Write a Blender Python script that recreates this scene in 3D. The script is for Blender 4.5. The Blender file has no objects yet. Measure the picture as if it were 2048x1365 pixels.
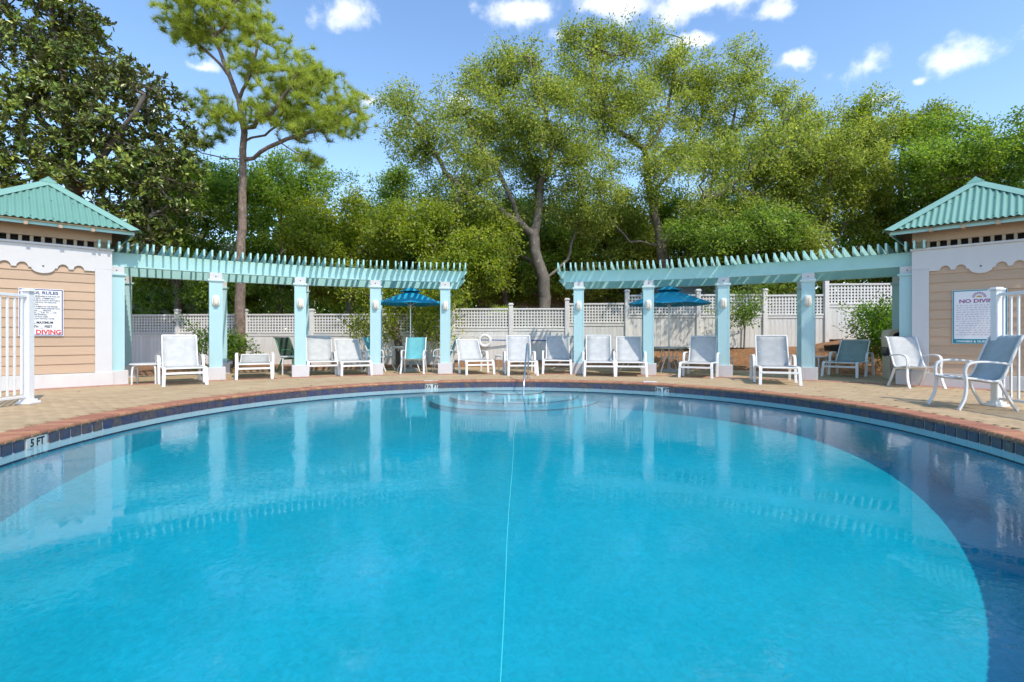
import bpy, math, random
import numpy as np
from mathutils import Vector, Matrix

R = math.radians
random.seed(7)
rng = np.random.default_rng(11)
scene = bpy.context.scene
COL = scene.collection

# ---------------------------------------------------------------- camera
F, CX, YH, CZ = 1024.0, 1024.0, 672.0, 1.05      # photo pixels: focal length, centre column, horizon row; camera height
cam_d = bpy.data.cameras.new("camera")
cam_d.sensor_width = 36.0
cam_d.lens = 18.0
cam_d.shift_y = -10.5 / 2048.0
cam_d.clip_start = 0.05
cam_d.clip_end = 2000.0
cam = bpy.data.objects.new("camera", cam_d)
COL.objects.link(cam)
cam.location = (0, 0, CZ)
cam.rotation_euler = (R(90), 0, 0)
scene.camera = cam

# ---------------------------------------------------------------- sky, sun, exposure
SUN_EL = R(51.0)
SUN_AZ = Vector((0.61, -0.79, 0)).normalized()      # horizontal direction towards the sun
SUN_DIR = Vector((SUN_AZ.x * math.cos(SUN_EL), SUN_AZ.y * math.cos(SUN_EL), math.sin(SUN_EL)))
SKY_STRENGTH = 0.15
SUN_STRENGTH = 2.7
scene.view_settings.view_transform = 'Standard'
scene.view_settings.look = 'None'
scene.view_settings.gamma = 1.0
scene.view_settings.exposure = 0.54
scene.cycles.max_bounces = 6
scene.cycles.diffuse_bounces = 4
scene.cycles.glossy_bounces = 3
scene.cycles.transmission_bounces = 4
scene.cycles.transparent_max_bounces = 8
scene.cycles.use_adaptive_sampling = True
scene.cycles.adaptive_threshold = 0.025
scene.cycles.caustics_reflective = False
scene.cycles.caustics_refractive = False
scene.cycles.use_denoising = True

sun_l = bpy.data.lights.new("sun", 'SUN')
sun_l.energy = SUN_STRENGTH
sun_l.angle = R(0.55)
sun_l.color = (1.0, 0.93, 0.82)
sun = bpy.data.objects.new("sun", sun_l)
COL.objects.link(sun)
sun.rotation_euler = SUN_DIR.to_track_quat('Z', 'Y').to_euler()
sun.location = SUN_DIR * 60


def pix_dir(px, py):
    return Vector(((px - CX) / F, 1.0, (YH - py) / F)).normalized()


def make_world():
    w = bpy.data.worlds.new("World")
    scene.world = w
    w.use_nodes = True
    w.cycles.sampling_method = 'MANUAL'
    w.cycles.sample_map_resolution = 256
    nt = w.node_tree
    N, L = nt.nodes, nt.links
    N.clear()
    out = N.new('ShaderNodeOutputWorld')
    bg = N.new('ShaderNodeBackground')
    bg.inputs['Strength'].default_value = SKY_STRENGTH
    L.new(bg.outputs[0], out.inputs[0])
    sky = N.new('ShaderNodeTexSky')
    sky.sky_type = 'NISHITA'
    sky.sun_disc = False
    sky.sun_elevation = SUN_EL
    sky.sun_rotation = math.atan2(SUN_AZ.x, SUN_AZ.y)
    sky.altitude = 0
    sky.air_density = 1.0
    sky.dust_density = 0.35
    sky.ozone_density = 1.1
    tc = N.new('ShaderNodeTexCoord')
    # cumulus scattered over the dome: the ones in view, and more of the same kind all round
    clouds = [(700, 25, 62, 48), (735, 200, 46, 24), (925, 200, 40, 22), (1122, 72, 34, 26), (1240, 4, 185, 36),
              (1070, 18, 110, 32), (1420, -8, 150, 34), (1590, 118, 34, 20), (1738, 128, 58, 44), (1905, 122, 76, 50), (1388, 78, 40, 14),
              (1838, 160, 24, 14), (1765, 196, 40, 10), (405, 135, 50, 16), (640, -60, 120, 34), (1560, 20, 50, 30),
              (450, 0, 40, 16), (1000, -160, 160, 50)]
    cl = []
    for px, py, rx, ry in clouds:
        d = pix_dir(px, py)
        k = 1.0 / math.sqrt(1 + ((px - CX) / F) ** 2 + ((YH - py) / F) ** 2)
        cl.append((d, rx / F * k * 1.12, ry / F * k * 1.12))
    rr = random.Random(3)
    for i in range(10):
        az = R(rr.uniform(62, 298))
        el = R(rr.uniform(14, 66))
        d = Vector((math.sin(az) * math.cos(el), math.cos(az) * math.cos(el), math.sin(el)))
        s = rr.uniform(0.05, 0.12)
        cl.append((d, s * 1.7, s))
    nz = N.new('ShaderNodeTexNoise')
    nz.inputs['Scale'].default_value = 9.0
    nz.inputs['Detail'].default_value = 9.0
    nz.inputs['Roughness'].default_value = 0.62
    L.new(tc.outputs['Generated'], nz.inputs['Vector'])
    nz2 = N.new('ShaderNodeTexNoise')
    nz2.inputs['Scale'].default_value = 26.0
    nz2.inputs['Detail'].default_value = 6.0
    L.new(tc.outputs['Generated'], nz2.inputs['Vector'])
    # wobble the direction a little so that cloud outlines billow
    wob = N.new('ShaderNodeVectorMath'); wob.operation = 'MULTIPLY_ADD'
    L.new(nz2.outputs['Color'], wob.inputs[0])
    wob.inputs[1].default_value = (0.028, 0.028, 0.028)
    sub0 = N.new('ShaderNodeVectorMath'); sub0.operation = 'ADD'
    sub0.inputs[1].default_value = (-0.014, -0.014, -0.014)
    L.new(tc.outputs['Generated'], sub0.inputs[0])
    L.new(sub0.outputs[0], wob.inputs[2])
    last = None
    for d, rx, ry in cl:
        side = Vector((d.y, -d.x, 0)).normalized()
        up = side.cross(d).normalized()
        a = N.new('ShaderNodeVectorMath'); a.operation = 'SUBTRACT'
        L.new(wob.outputs[0], a.inputs[0]); a.inputs[1].default_value = d
        x = N.new('ShaderNodeVectorMath'); x.operation = 'DOT_PRODUCT'
        L.new(a.outputs[0], x.inputs[0]); x.inputs[1].default_value = side / rx
        y = N.new('ShaderNodeVectorMath'); y.operation = 'DOT_PRODUCT'
        L.new(a.outputs[0], y.inputs[0]); y.inputs[1].default_value = up / ry
        z = N.new('ShaderNodeVectorMath'); z.operation = 'DOT_PRODUCT'
        L.new(a.outputs[0], z.inputs[0]); z.inputs[1].default_value = d / 0.5
        cb = N.new('ShaderNodeCombineXYZ')
        for i, n in enumerate((x, y, z)):
            L.new(n.outputs['Value'], cb.inputs[i])
        ln = N.new('ShaderNodeVectorMath'); ln.operation = 'LENGTH'
        L.new(cb.outputs[0], ln.inputs[0])
        if last is None:
            last = ln.outputs['Value']
        else:
            mn = N.new('ShaderNodeMath'); mn.operation = 'MINIMUM'
            L.new(last, mn.inputs[0]); L.new(ln.outputs['Value'], mn.inputs[1])
            last = mn.outputs[0]
    # density = 1 - distance + noise
    m1 = N.new('ShaderNodeMath'); m1.operation = 'MULTIPLY_ADD'
    L.new(nz.outputs['Fac'], m1.inputs[0]); m1.inputs[1].default_value = 3.4; m1.inputs[2].default_value = -1.02
    m2 = N.new('ShaderNodeMath'); m2.operation = 'SUBTRACT'
    L.new(m1.outputs[0], m2.inputs[0]); L.new(last, m2.inputs[1])
    mr = N.new('ShaderNodeMapRange'); mr.interpolation_type = 'SMOOTHSTEP'
    mr.inputs['From Min'].default_value = -0.22; mr.inputs['From Max'].default_value = 0.85
    L.new(m2.outputs[0], mr.inputs['Value'])
    mix = N.new('ShaderNodeMix'); mix.data_type = 'RGBA'
    L.new(mr.outputs[0], mix.inputs[0])
    hs = N.new('ShaderNodeHueSaturation')
    hs.inputs['Saturation'].default_value = 1.10
    hs.inputs['Value'].default_value = 1.36
    L.new(sky.outputs[0], hs.inputs['Color'])
    L.new(hs.outputs[0], mix.inputs[6])
    cm = N.new('ShaderNodeMix'); cm.data_type = 'RGBA'
    sh = N.new('ShaderNodeMapRange'); sh.inputs['From Min'].default_value = 0.1; sh.inputs['From Max'].default_value = 1.1
    L.new(m2.outputs[0], sh.inputs['Value']); L.new(sh.outputs[0], cm.inputs[0])
    cm.inputs[6].default_value = (7.4, 7.4, 7.5, 1); cm.inputs[7].default_value = (5.3, 5.5, 5.9, 1)
    L.new(cm.outputs[2], mix.inputs[7])
    L.new(mix.outputs[2], bg.inputs['Color'])


make_world()


# ---------------------------------------------------------------- helpers
def at(px, py, Y):
    return Vector(((px - CX) * Y / F, Y, CZ - (py - YH) * Y / F))


def gnd(px, py, z=0.0):
    return at(px, py, F * (CZ - z) / (py - YH))


class MB:
    """collects shapes; build() links them as one mesh object"""
    def __init__(s):
        s.v = []; s.f = []

    def add(s, vs, fs):
        b = len(s.v)
        s.v += [tuple(v) for v in vs]
        s.f += [tuple(i + b for i in f) for f in fs]
        return s

    def box(s, c, d, rz=0.0):
        cx, cy, cz = c
        hx, hy, hz = d[0] / 2, d[1] / 2, d[2] / 2
        ca, sa = math.cos(rz), math.sin(rz)
        vs = []
        for z in (-hz, hz):
            for x, y in ((-hx, -hy), (hx, -hy), (hx, hy), (-hx, hy)):
                vs.append((cx + x * ca - y * sa, cy + x * sa + y * ca, cz + z))
        return s.add(vs, [(3, 2, 1, 0), (4, 5, 6, 7), (0, 1, 5, 4), (1, 2, 6, 5), (2, 3, 7, 6), (3, 0, 4, 7)])

    def span(s, x0, x1, y0, y1, z0, z1):
        return s.box(((x0 + x1) / 2, (y0 + y1) / 2, (z0 + z1) / 2), (abs(x1 - x0), abs(y1 - y0), abs(z1 - z0)))

    def bar(s, p0, p1, w, h, up=(0, 0, 1)):
        p0, p1, up = Vector(p0), Vector(p1), Vector(up)
        d = (p1 - p0).normalized()
        sd = d.cross(up)
        if sd.length < 1e-5:
            sd = d.cross(Vector((1, 0, 0)))
        sd.normalize()
        u = sd.cross(d)
        vs = []
        for p in (p0, p1):
            for a, b in ((-1, -1), (1, -1), (1, 1), (-1, 1)):
                vs.append(p + sd * (a * w / 2) + u * (b * h / 2))
        return s.add(vs, [(3, 2, 1, 0), (4, 5, 6, 7), (0, 1, 5, 4), (1, 2, 6, 5), (2, 3, 7, 6), (3, 0, 4, 7)])

    def tube(s, pts, r, n=8):
        pts = [Vector(p) for p in pts]
        m = len(pts)
        rs = list(r) if hasattr(r, '__len__') else [r] * m
        t = [(pts[min(i + 1, m - 1)] - pts[max(i - 1, 0)]).normalized() for i in range(m)]
        ref = Vector((0, 0, 1)) if abs(t[0].z) < 0.9 else Vector((1, 0, 0))
        u = (ref - t[0] * ref.dot(t[0])).normalized()
        vs = []
        for i in range(m):
            u = (u - t[i] * u.dot(t[i])).normalized()
            w = t[i].cross(u)
            for k in range(n):
                a = 2 * math.pi * k / n
                vs.append(pts[i] + (u * math.cos(a) + w * math.sin(a)) * rs[i])
        fs = []
        for i in range(m - 1):
            for k in range(n):
                k2 = (k + 1) % n
                fs.append((i * n + k, i * n + k2, (i + 1) * n + k2, (i + 1) * n + k))
        fs.append(tuple(range(n - 1, -1, -1)))
        fs.append(tuple((m - 1) * n + k for k in range(n)))
        return s.add(vs, fs)

    def strap(s, pts, w, t, side):
        """flat bar swept along pts; w across `side`, t thick"""
        pts = [Vector(p) for p in pts]
        side = Vector(side).normalized()
        m = len(pts)
        vs = []
        for i in range(m):
            d = (pts[min(i + 1, m - 1)] - pts[max(i - 1, 0)]).normalized()
            nn = d.cross(side).normalized()
            for a, b in ((-1, -1), (1, -1), (1, 1), (-1, 1)):
                vs.append(pts[i] + side * (a * w / 2) + nn * (b * t / 2))
        fs = []
        for i in range(m - 1):
            for k in range(4):
                k2 = (k + 1) % 4
                fs.append((i * 4 + k, i * 4 + k2, (i + 1) * 4 + k2, (i + 1) * 4 + k))
        fs += [(3, 2, 1, 0), tuple((m - 1) * 4 + k for k in range(4))]
        return s.add(vs, fs)

    def lathe(s, prof, n=24, c=(0, 0, 0)):
        vs = []; fs = []
        for r, z in prof:
            for k in range(n):
                a = 2 * math.pi * k / n
                vs.append((c[0] + r * math.cos(a), c[1] + r * math.sin(a), c[2] + z))
        for i in range(len(prof) - 1):
            for k in range(n):
                k2 = (k + 1) % n
                fs.append((i * n + k, i * n + k2, (i + 1) * n + k2, (i + 1) * n + k))
        if prof[0][0] > 1e-4:
            fs.append(tuple(range(n - 1, -1, -1)))
        if prof[-1][0] > 1e-4:
            fs.append(tuple((len(prof) - 1) * n + k for k in range(n)))
        return s.add(vs, fs)

    def prism(s, poly, o, xd, yd, ext):
        """polygon poly (2-d) in the frame o, xd, yd, extruded by the vector ext"""
        o, xd, yd, ext = Vector(o), Vector(xd), Vector(yd), Vector(ext)
        n = len(poly)
        vs = [o + xd * x + yd * y for x, y in poly] + [o + xd * x + yd * y + ext for x, y in poly]
        fs = [tuple(range(n - 1, -1, -1)), tuple(range(n, 2 * n))]
        for k in range(n):
            k2 = (k + 1) % n
            fs.append((k, k2, n + k2, n + k))
        return s.add(vs, fs)

    def sheet(s, rows, thick=0.0):
        """grid of points rows[i][j]; optional thickness along each point's normal"""
        m, n = len(rows), len(rows[0])
        P = [[Vector(p) for p in r] for r in rows]
        def nrm(i, j):
            a = P[min(i + 1, m - 1)][j] - P[max(i - 1, 0)][j]
            b = P[i][min(j + 1, n - 1)] - P[i][max(j - 1, 0)]
            return a.cross(b).normalized()
        vs = [p for r in P for p in r]
        fs = [(i * n + j, i * n + j + 1, (i + 1) * n + j + 1, (i + 1) * n + j) for i in range(m - 1) for j in range(n - 1)]
        if thick:
            o = m * n
            vs += [P[i][j] + nrm(i, j) * thick for i in range(m) for j in range(n)]
            fs += [(o + i * n + j, o + (i + 1) * n + j, o + (i + 1) * n + j + 1, o + i * n + j + 1) for i in range(m - 1) for j in range(n - 1)]
            for i in range(m - 1):
                for j in (0, n - 1):
                    fs.append((i * n + j, (i + 1) * n + j, o + (i + 1) * n + j, o + i * n + j))
            for j in range(n - 1):
                for i in (0, m - 1):
                    fs.append((i * n + j, i * n + j + 1, o + i * n + j + 1, o + i * n + j))
        return s.add(vs, fs)

    def mesh(s, name, mat):
        me = bpy.data.meshes.new(name)
        me.from_pydata(s.v, [], s.f)
        if mat:
            me.materials.append(mat)
        return me

    def build(s, name, mat, parent=None, smooth=False, bevel=0.0, loc=None):
        me = s.mesh(name, mat)
        if smooth:
            me.shade_smooth()
            if smooth != 'all':
                me.set_sharp_from_angle(angle=R(40))
        return link(name, me, parent, bevel, loc)


def link(name, me, parent=None, bevel=0.0, loc=None):
    o = bpy.data.objects.new(name, me)
    COL.objects.link(o)
    o.parent = parent
    if loc is not None:
        o.location = loc
    if bevel:
        b = o.modifiers.new("bevel", 'BEVEL')
        b.width = bevel; b.segments = 2; b.limit_method = 'ANGLE'; b.angle_limit = R(50)
    return o


def tag(o, label=None, cat=None, group=None, kind=None):
    if label: o['label'] = label
    if cat: o['category'] = cat
    if group: o['group'] = group
    if kind: o['kind'] = kind
    return o


def thing(name, label, cat, loc=(0, 0, 0), rz=0.0, group=None):
    o = bpy.data.objects.new(name, None)
    COL.objects.link(o)
    o.empty_display_size = 0.2
    o.location = loc
    o.rotation_euler = (0, 0, rz)
    return tag(o, label, cat, group)


def copy_tree(o, parent=None):
    c = o.copy()
    COL.objects.link(c)
    c.parent = parent
    for ch in list(KIDS.get(o.name, [])) or [x for x in o.children]:
        copy_tree(ch, c)
    return c


KIDS = {}


def text(name, body, size, mat, parent, loc, rot=(R(90), 0, 0), align='LEFT', bold=0.0, width=None, ext=0.0006):
    cu = bpy.data.curves.new(name, 'FONT')
    cu.body = body
    cu.size = size
    cu.align_x = align
    cu.extrude = ext
    cu.offset = bold
    cu.resolution_u = 3
    cu.materials.append(mat)
    tmp = bpy.data.objects.new(name, cu)
    COL.objects.link(tmp)
    bpy.context.view_layer.update()
    me = bpy.data.meshes.new_from_object(tmp.evaluated_get(bpy.context.evaluated_depsgraph_get()))
    me.name = name
    bpy.data.objects.remove(tmp)
    bpy.data.curves.remove(cu)
    o = bpy.data.objects.new(name, me)
    COL.objects.link(o)
    o.parent = parent
    o.location = loc
    o.rotation_euler = rot
    if width:
        xs = [v.co.x for v in me.vertices]
        o.scale.x = width / (max(xs) - min(xs))
    return o


# ---------------------------------------------------------------- materials
def new_mat(name):
    m = bpy.data.materials.new(name)
    m.use_nodes = True
    nt = m.node_tree
    return m, nt.nodes, nt.links, nt.nodes['Principled BSDF']


def pm(name, col, rough=0.55, var=0.10, scale=4.0, stretch=(1, 1, 1), bump=0.0, bscale=40.0, objvar=0.06, metal=0.0,
       spec=0.4, spots=None, spot_scale=6.0, spot_lo=0.62, coat=0.0, hue=0.0):
    """paint / wood / stone: base colour broken by soft noise, per-object tone, optional worn spots and fine relief"""
    m, N, L, b = new_mat(name)
    tc = N.new('ShaderNodeTexCoord')
    mp = N.new('ShaderNodeMapping'); mp.inputs['Scale'].default_value = stretch
    L.new(tc.outputs['Object'], mp.inputs['Vector'])
    nz = N.new('ShaderNodeTexNoise'); nz.inputs['Scale'].default_value = scale; nz.inputs['Detail'].default_value = 5; nz.inputs['Roughness'].default_value = 0.6
    L.new(mp.outputs[0], nz.inputs['Vector'])
    mr = N.new('ShaderNodeMapRange'); mr.inputs['From Min'].default_value = 0.25; mr.inputs['From Max'].default_value = 0.75
    mr.inputs['To Min'].default_value = 1 - var; mr.inputs['To Max'].default_value = 1 + var
    L.new(nz.outputs['Fac'], mr.inputs['Value'])
    oi = N.new('ShaderNodeObjectInfo')
    mo = N.new('ShaderNodeMapRange'); mo.inputs['To Min'].default_value = 1 - objvar; mo.inputs['To Max'].default_value = 1 + objvar
    L.new(oi.outputs['Random'], mo.inputs['Value'])
    mu = N.new('ShaderNodeMath'); mu.operation = 'MULTIPLY'
    L.new(mr.outputs[0], mu.inputs[0]); L.new(mo.outputs[0], mu.inputs[1])
    hs = N.new('ShaderNodeHueSaturation'); hs.inputs['Color'].default_value = (*col, 1)
    L.new(mu.outputs[0], hs.inputs['Value'])
    if hue:
        mh = N.new('ShaderNodeMapRange'); mh.inputs['To Min'].default_value = 0.5 - hue; mh.inputs['To Max'].default_value = 0.5 + hue
        L.new(oi.outputs['Random'], mh.inputs['Value'])
        L.new(mh.outputs[0], hs.inputs['Hue'])
    c = hs.outputs['Color']
    if spots:
        n2 = N.new('ShaderNodeTexNoise'); n2.inputs['Scale'].default_value = spot_scale; n2.inputs['Detail'].default_value = 8; n2.inputs['Roughness'].default_value = 0.7
        L.new(tc.outputs['Object'], n2.inputs['Vector'])
        m2 = N.new('ShaderNodeMapRange'); m2.inputs['From Min'].default_value = spot_lo; m2.inputs['From Max'].default_value = spot_lo + 0.08
        L.new(n2.outputs['Fac'], m2.inputs['Value'])
        mx = N.new('ShaderNodeMix'); mx.data_type = 'RGBA'
        L.new(m2.outputs[0], mx.inputs[0]); L.new(c, mx.inputs[6]); mx.inputs[7].default_value = (*spots, 1)
        c = mx.outputs[2]
    L.new(c, b.inputs['Base Color'])
    b.inputs['Roughness'].default_value = rough
    b.inputs['Metallic'].default_value = metal
    b.inputs['Specular IOR Level'].default_value = spec
    if coat:
        b.inputs['Coat Weight'].default_value = coat; b.inputs['Coat Roughness'].default_value = 0.08
    if bump:
        n3 = N.new('ShaderNodeTexNoise'); n3.inputs['Scale'].default_value = bscale; n3.inputs['Detail'].default_value = 4
        L.new(mp.outputs[0], n3.inputs['Vector'])
        bp = N.new('ShaderNodeBump'); bp.inputs['Strength'].default_value = bump; bp.inputs['Distance'].default_value = 0.01
        L.new(n3.outputs['Fac'], bp.inputs['Height'])
        L.new(bp.outputs[0], b.inputs['Normal'])
    return m


def leaf_mat(name, dark, mid, light, rough=0.45, trans=0.28, spec=0.35, under=None):
    m, N, L, b = new_mat(name)
    a = N.new('ShaderNodeAttribute'); a.attribute_name = 'tint'
    cr = N.new('ShaderNodeValToRGB')
    e = cr.color_ramp.elements
    e[0].position = 0.05; e[0].color = (*dark, 1)
    e[1].position = 0.95; e[1].color = (*light, 1)
    k = e.new(0.5); k.color = (*mid, 1)
    L.new(a.outputs['Fac'], cr.inputs['Fac'])
    c = cr.outputs['Color']
    if under:
        g = N.new('ShaderNodeNewGeometry')
        mx = N.new('ShaderNodeMix'); mx.data_type = 'RGBA'
        L.new(g.outputs['Backfacing'], mx.inputs[0]); L.new(c, mx.inputs[6]); mx.inputs[7].default_value = (*under, 1)
        c = mx.outputs[2]
    L.new(c, b.inputs['Base Color'])
    b.inputs['Roughness'].default_value = rough
    b.inputs['Specular IOR Level'].default_value = spec
    tr = N.new('ShaderNodeBsdfTranslucent')
    h = N.new('ShaderNodeHueSaturation'); h.inputs['Value'].default_value = 1.8; h.inputs['Saturation'].default_value = 1.1
    L.new(c, h.inputs['Color']); L.new(h.outputs[0], tr.inputs['Color'])
    ms = N.new('ShaderNodeMixShader'); ms.inputs[0].default_value = trans
    L.new(b.outputs[0], ms.inputs[1]); L.new(tr.outputs[0], ms.inputs[2])
    L.new(ms.outputs[0], N['Material Output'].inputs['Surface'])
    return m


def sling_mat(name, col, stripe=0.35, scale=140.0):
    m, N, L, b = new_mat(name)
    tc = N.new('ShaderNodeTexCoord')
    wv = N.new('ShaderNodeTexWave'); wv.bands_direction = 'X'; wv.inputs['Scale'].default_value = scale / 6.28; wv.inputs['Distortion'].default_value = 0.3
    L.new(tc.outputs['Object'], wv.inputs['Vector'])
    nz = N.new('ShaderNodeTexNoise'); nz.inputs['Scale'].default_value = 7; nz.inputs['Detail'].default_value = 6
    L.new(tc.outputs['Object'], nz.inputs['Vector'])
    mr = N.new('ShaderNodeMapRange'); mr.inputs['To Min'].default_value = 1 - stripe; mr.inputs['To Max'].default_value = 1.0
    L.new(wv.outputs['Fac'], mr.inputs['Value'])
    mr2 = N.new('ShaderNodeMapRange'); mr2.inputs['From Min'].default_value = 0.3; mr2.inputs['From Max'].default_value = 0.7; mr2.inputs['To Min'].default_value = 0.88; mr2.inputs['To Max'].default_value = 1.06
    L.new(nz.outputs['Fac'], mr2.inputs['Value'])
    mu = N.new('ShaderNodeMath'); mu.operation = 'MULTIPLY'
    L.new(mr.outputs[0], mu.inputs[0]); L.new(mr2.outputs[0], mu.inputs[1])
    hs = N.new('ShaderNodeHueSaturation'); hs.inputs['Color'].default_value = (*col, 1)
    L.new(mu.outputs[0], hs.inputs['Value'])
    L.new(hs.outputs[0], b.inputs['Base Color'])
    b.inputs['Roughness'].default_value = 0.7
    tr = N.new('ShaderNodeBsdfTranslucent'); L.new(hs.outputs[0], tr.inputs['Color'])
    ms = N.new('ShaderNodeMixShader'); ms.inputs[0].default_value = 0.15
    L.new(b.outputs[0], ms.inputs[1]); L.new(tr.outputs[0], ms.inputs[2])
    L.new(ms.outputs[0], N['Material Output'].inputs['Surface'])
    return m


M = {}
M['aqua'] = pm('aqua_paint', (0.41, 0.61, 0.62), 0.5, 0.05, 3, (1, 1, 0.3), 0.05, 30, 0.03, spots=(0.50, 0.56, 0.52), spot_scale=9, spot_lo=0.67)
M['aqua_beam'] = pm('aqua_beam_paint', (0.38, 0.64, 0.615), 0.5, 0.07, 2, (1, 1, 1), 0.08, 25, 0.05, spots=(0.40, 0.40, 0.32), spot_scale=5, spot_lo=0.67)
M['aqua_rafter'] = pm('aqua_rafter_paint', (0.42, 0.68, 0.63), 0.6, 0.12, 6, (1, 1, 1), 0.1, 30, 0.10, spots=(0.30, 0.36, 0.32), spot_scale=12, spot_lo=0.64)
M['white'] = pm('white_paint', (0.60, 0.585, 0.575), 0.5, 0.03, 3, (1, 1, 1), 0.03, 30, 0.03, spots=(0.50, 0.46, 0.39), spot_scale=7, spot_lo=0.70)
M['skirt'] = pm('worn_white_paint', (0.65, 0.63, 0.60), 0.6, 0.06, 3, (1, 1, 1), 0.06, 20, 0.03, spots=(0.45, 0.36, 0.25), spot_scale=5, spot_lo=0.66)
M['peach'] = pm('peach_siding_paint', (0.50, 0.35, 0.235), 0.6, 0.06, 3, (0.4, 1, 3), 0.05, 30, 0.05)
M['tan_wood'] = pm('tan_trim_paint', (0.50, 0.38, 0.26), 0.65, 0.08, 4, (1, 1, 1), 0.08, 30, 0.05)
M['plywood'] = pm('weathered_plywood', (0.30, 0.20, 0.11), 0.8, 0.25, 3, (1, 3, 1), 0.2, 20, 0.05)
M['roof'] = pm('teal_metal_roofing', (0.155, 0.325, 0.26), 0.42, 0.06, 1.5, (1, 1, 1), 0.0, 20, 0.03, metal=0.0, spec=0.5)
M['cap'] = pm('teal_metal_flashing', (0.21, 0.39, 0.32), 0.4, 0.05, 1.5, (1, 1, 1), 0.0, 20, 0.03, spec=0.5)
M['dark'] = pm('painted_shade_black', (0.015, 0.014, 0.013), 0.8, 0.1, 4)  # near-black colour standing in for the shade inside hollows
M['fence'] = pm('whitewashed_fence', (0.71, 0.685, 0.64), 0.75, 0.09, 4, (3, 3, 0.6), 0.15, 30, 0.06, spots=(0.36, 0.31, 0.26), spot_scale=4, spot_lo=0.66)
M['mulch'] = None
M['frame'] = pm('white_powder_coat', (0.76, 0.75, 0.73), 0.35, 0.03, 5, objvar=0.02, spec=0.5, spots=(0.55, 0.52, 0.46), spot_scale=9, spot_lo=0.72)
M['rail'] = pm('white_rail_paint', (0.78, 0.78, 0.78), 0.35, 0.03, 5, objvar=0.03, spec=0.5)
M['sling'] = sling_mat('pale_grey_sling', (0.67, 0.67, 0.655), 0.25)
M['sling_old'] = sling_mat('faded_green_grey_sling', (0.30, 0.40, 0.39), 0.15)
M['sling_teal'] = sling_mat('teal_sling', (0.16, 0.52, 0.56), 0.12)
M['sling_blue'] = sling_mat('slate_blue_sling', (0.56, 0.66, 0.70), 0.45, 220)
M['sling_dark'] = sling_mat('dark_green_sling', (0.05, 0.085, 0.06), 0.3)
M['green_frame'] = pm('green_tube', (0.10, 0.28, 0.13), 0.4)
M['umbrella'] = pm('blue_canvas', (0.01, 0.31, 0.52), 0.75, 0.06, 6, bump=0.05, bscale=200)
M['alu'] = pm('brushed_aluminium', (0.60, 0.61, 0.62), 0.35, 0.05, 6, metal=0.9)
M['steel'] = pm('polished_steel', (0.62, 0.63, 0.65), 0.14, 0.03, 6, metal=1.0)
M['glass_top'] = pm('frosted_table_top', (0.42, 0.52, 0.56), 0.15, 0.05, 6, spec=0.6)
M['cream'] = pm('cream_lamp_glass', (0.74, 0.68, 0.54), 0.3, 0.05, 20, spec=0.5)
M['concrete'] = pm('concrete', (0.42, 0.40, 0.37), 0.85, 0.15, 6, bump=0.2, bscale=60)
M['bin'] = pm('beige_plastic', (0.50, 0.43, 0.33), 0.5, 0.06, 5)
M['bag'] = pm('black_plastic_bag', (0.015, 0.016, 0.018), 0.3, 0.2, 8, bump=0.5, bscale=18)
M['iron'] = pm('black_iron', (0.02, 0.02, 0.02), 0.6, 0.3, 8)
M['blue_pole'] = pm('blue_fibreglass', (0.02, 0.12, 0.42), 0.35)
M['sign_white'] = pm('sign_enamel', (0.76, 0.77, 0.79), 0.35, 0.02, 3, spec=0.5)
M['ink_blue'] = pm('dark_blue_ink', (0.03, 0.035, 0.16), 0.5, 0.02)
M['ink_black'] = pm('black_ink', (0.02, 0.02, 0.022), 0.5, 0.02)
M['ink_red'] = pm('red_ink', (0.62, 0.02, 0.02), 0.5, 0.02)
M['ink_teal'] = pm('teal_ink', (0.0, 0.24, 0.32), 0.5, 0.02)
M['ink_plum'] = pm('plum_ink', (0.30, 0.06, 0.22), 0.5, 0.02)
M['ink_pink'] = pm('faded_pink_ink', (0.50, 0.30, 0.40), 0.5, 0.05)
M['ink_gold'] = pm('gold_ink', (0.50, 0.33, 0.03), 0.5, 0.02)
M['brick'] = pm('red_coping_brick', (0.40, 0.175, 0.10), 0.8, 0.14, 14, objvar=0.16, bump=0.3, bscale=90, hue=0.008, spots=(0.5, 0.27, 0.2), spot_scale=20, spot_lo=0.62)
M['grout'] = pm('grey_grout', (0.42, 0.39, 0.35), 0.9, 0.1, 20, bump=0.2)
M['paver'] = pm('tan_paver', (0.46, 0.33, 0.19), 0.85, 0.13, 9, objvar=0.10, bump=0.35, bscale=110)
M['sand'] = pm('joint_sand', (0.20, 0.15, 0.09), 0.95, 0.2, 20)
M['bark'] = pm('grey_bark', (0.15, 0.125, 0.10), 0.9, 0.35, 7, (1, 1, 0.4), 0.8, 22, 0.05, spots=(0.30, 0.28, 0.24), spot_scale=5, spot_lo=0.58)
M['pine_bark'] = pm('plated_pine_bark', (0.21, 0.15, 0.115), 0.95, 0.45, 14, (1, 1, 0.35), 1.0, 26, 0.05, spots=(0.36, 0.30, 0.25), spot_scale=12, spot_lo=0.56)
M['house'] = pm('grey_lap_siding', (0.36, 0.33, 0.28), 0.8, 0.08, 3)
M['shingle'] = pm('grey_shingles', (0.26, 0.255, 0.25), 0.9, 0.2, 9, bump=0.4, bscale=30)
M['pane'] = pm('window_glass', (0.05, 0.06, 0.07), 0.1, 0.1, 2, spec=0.8)


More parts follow.
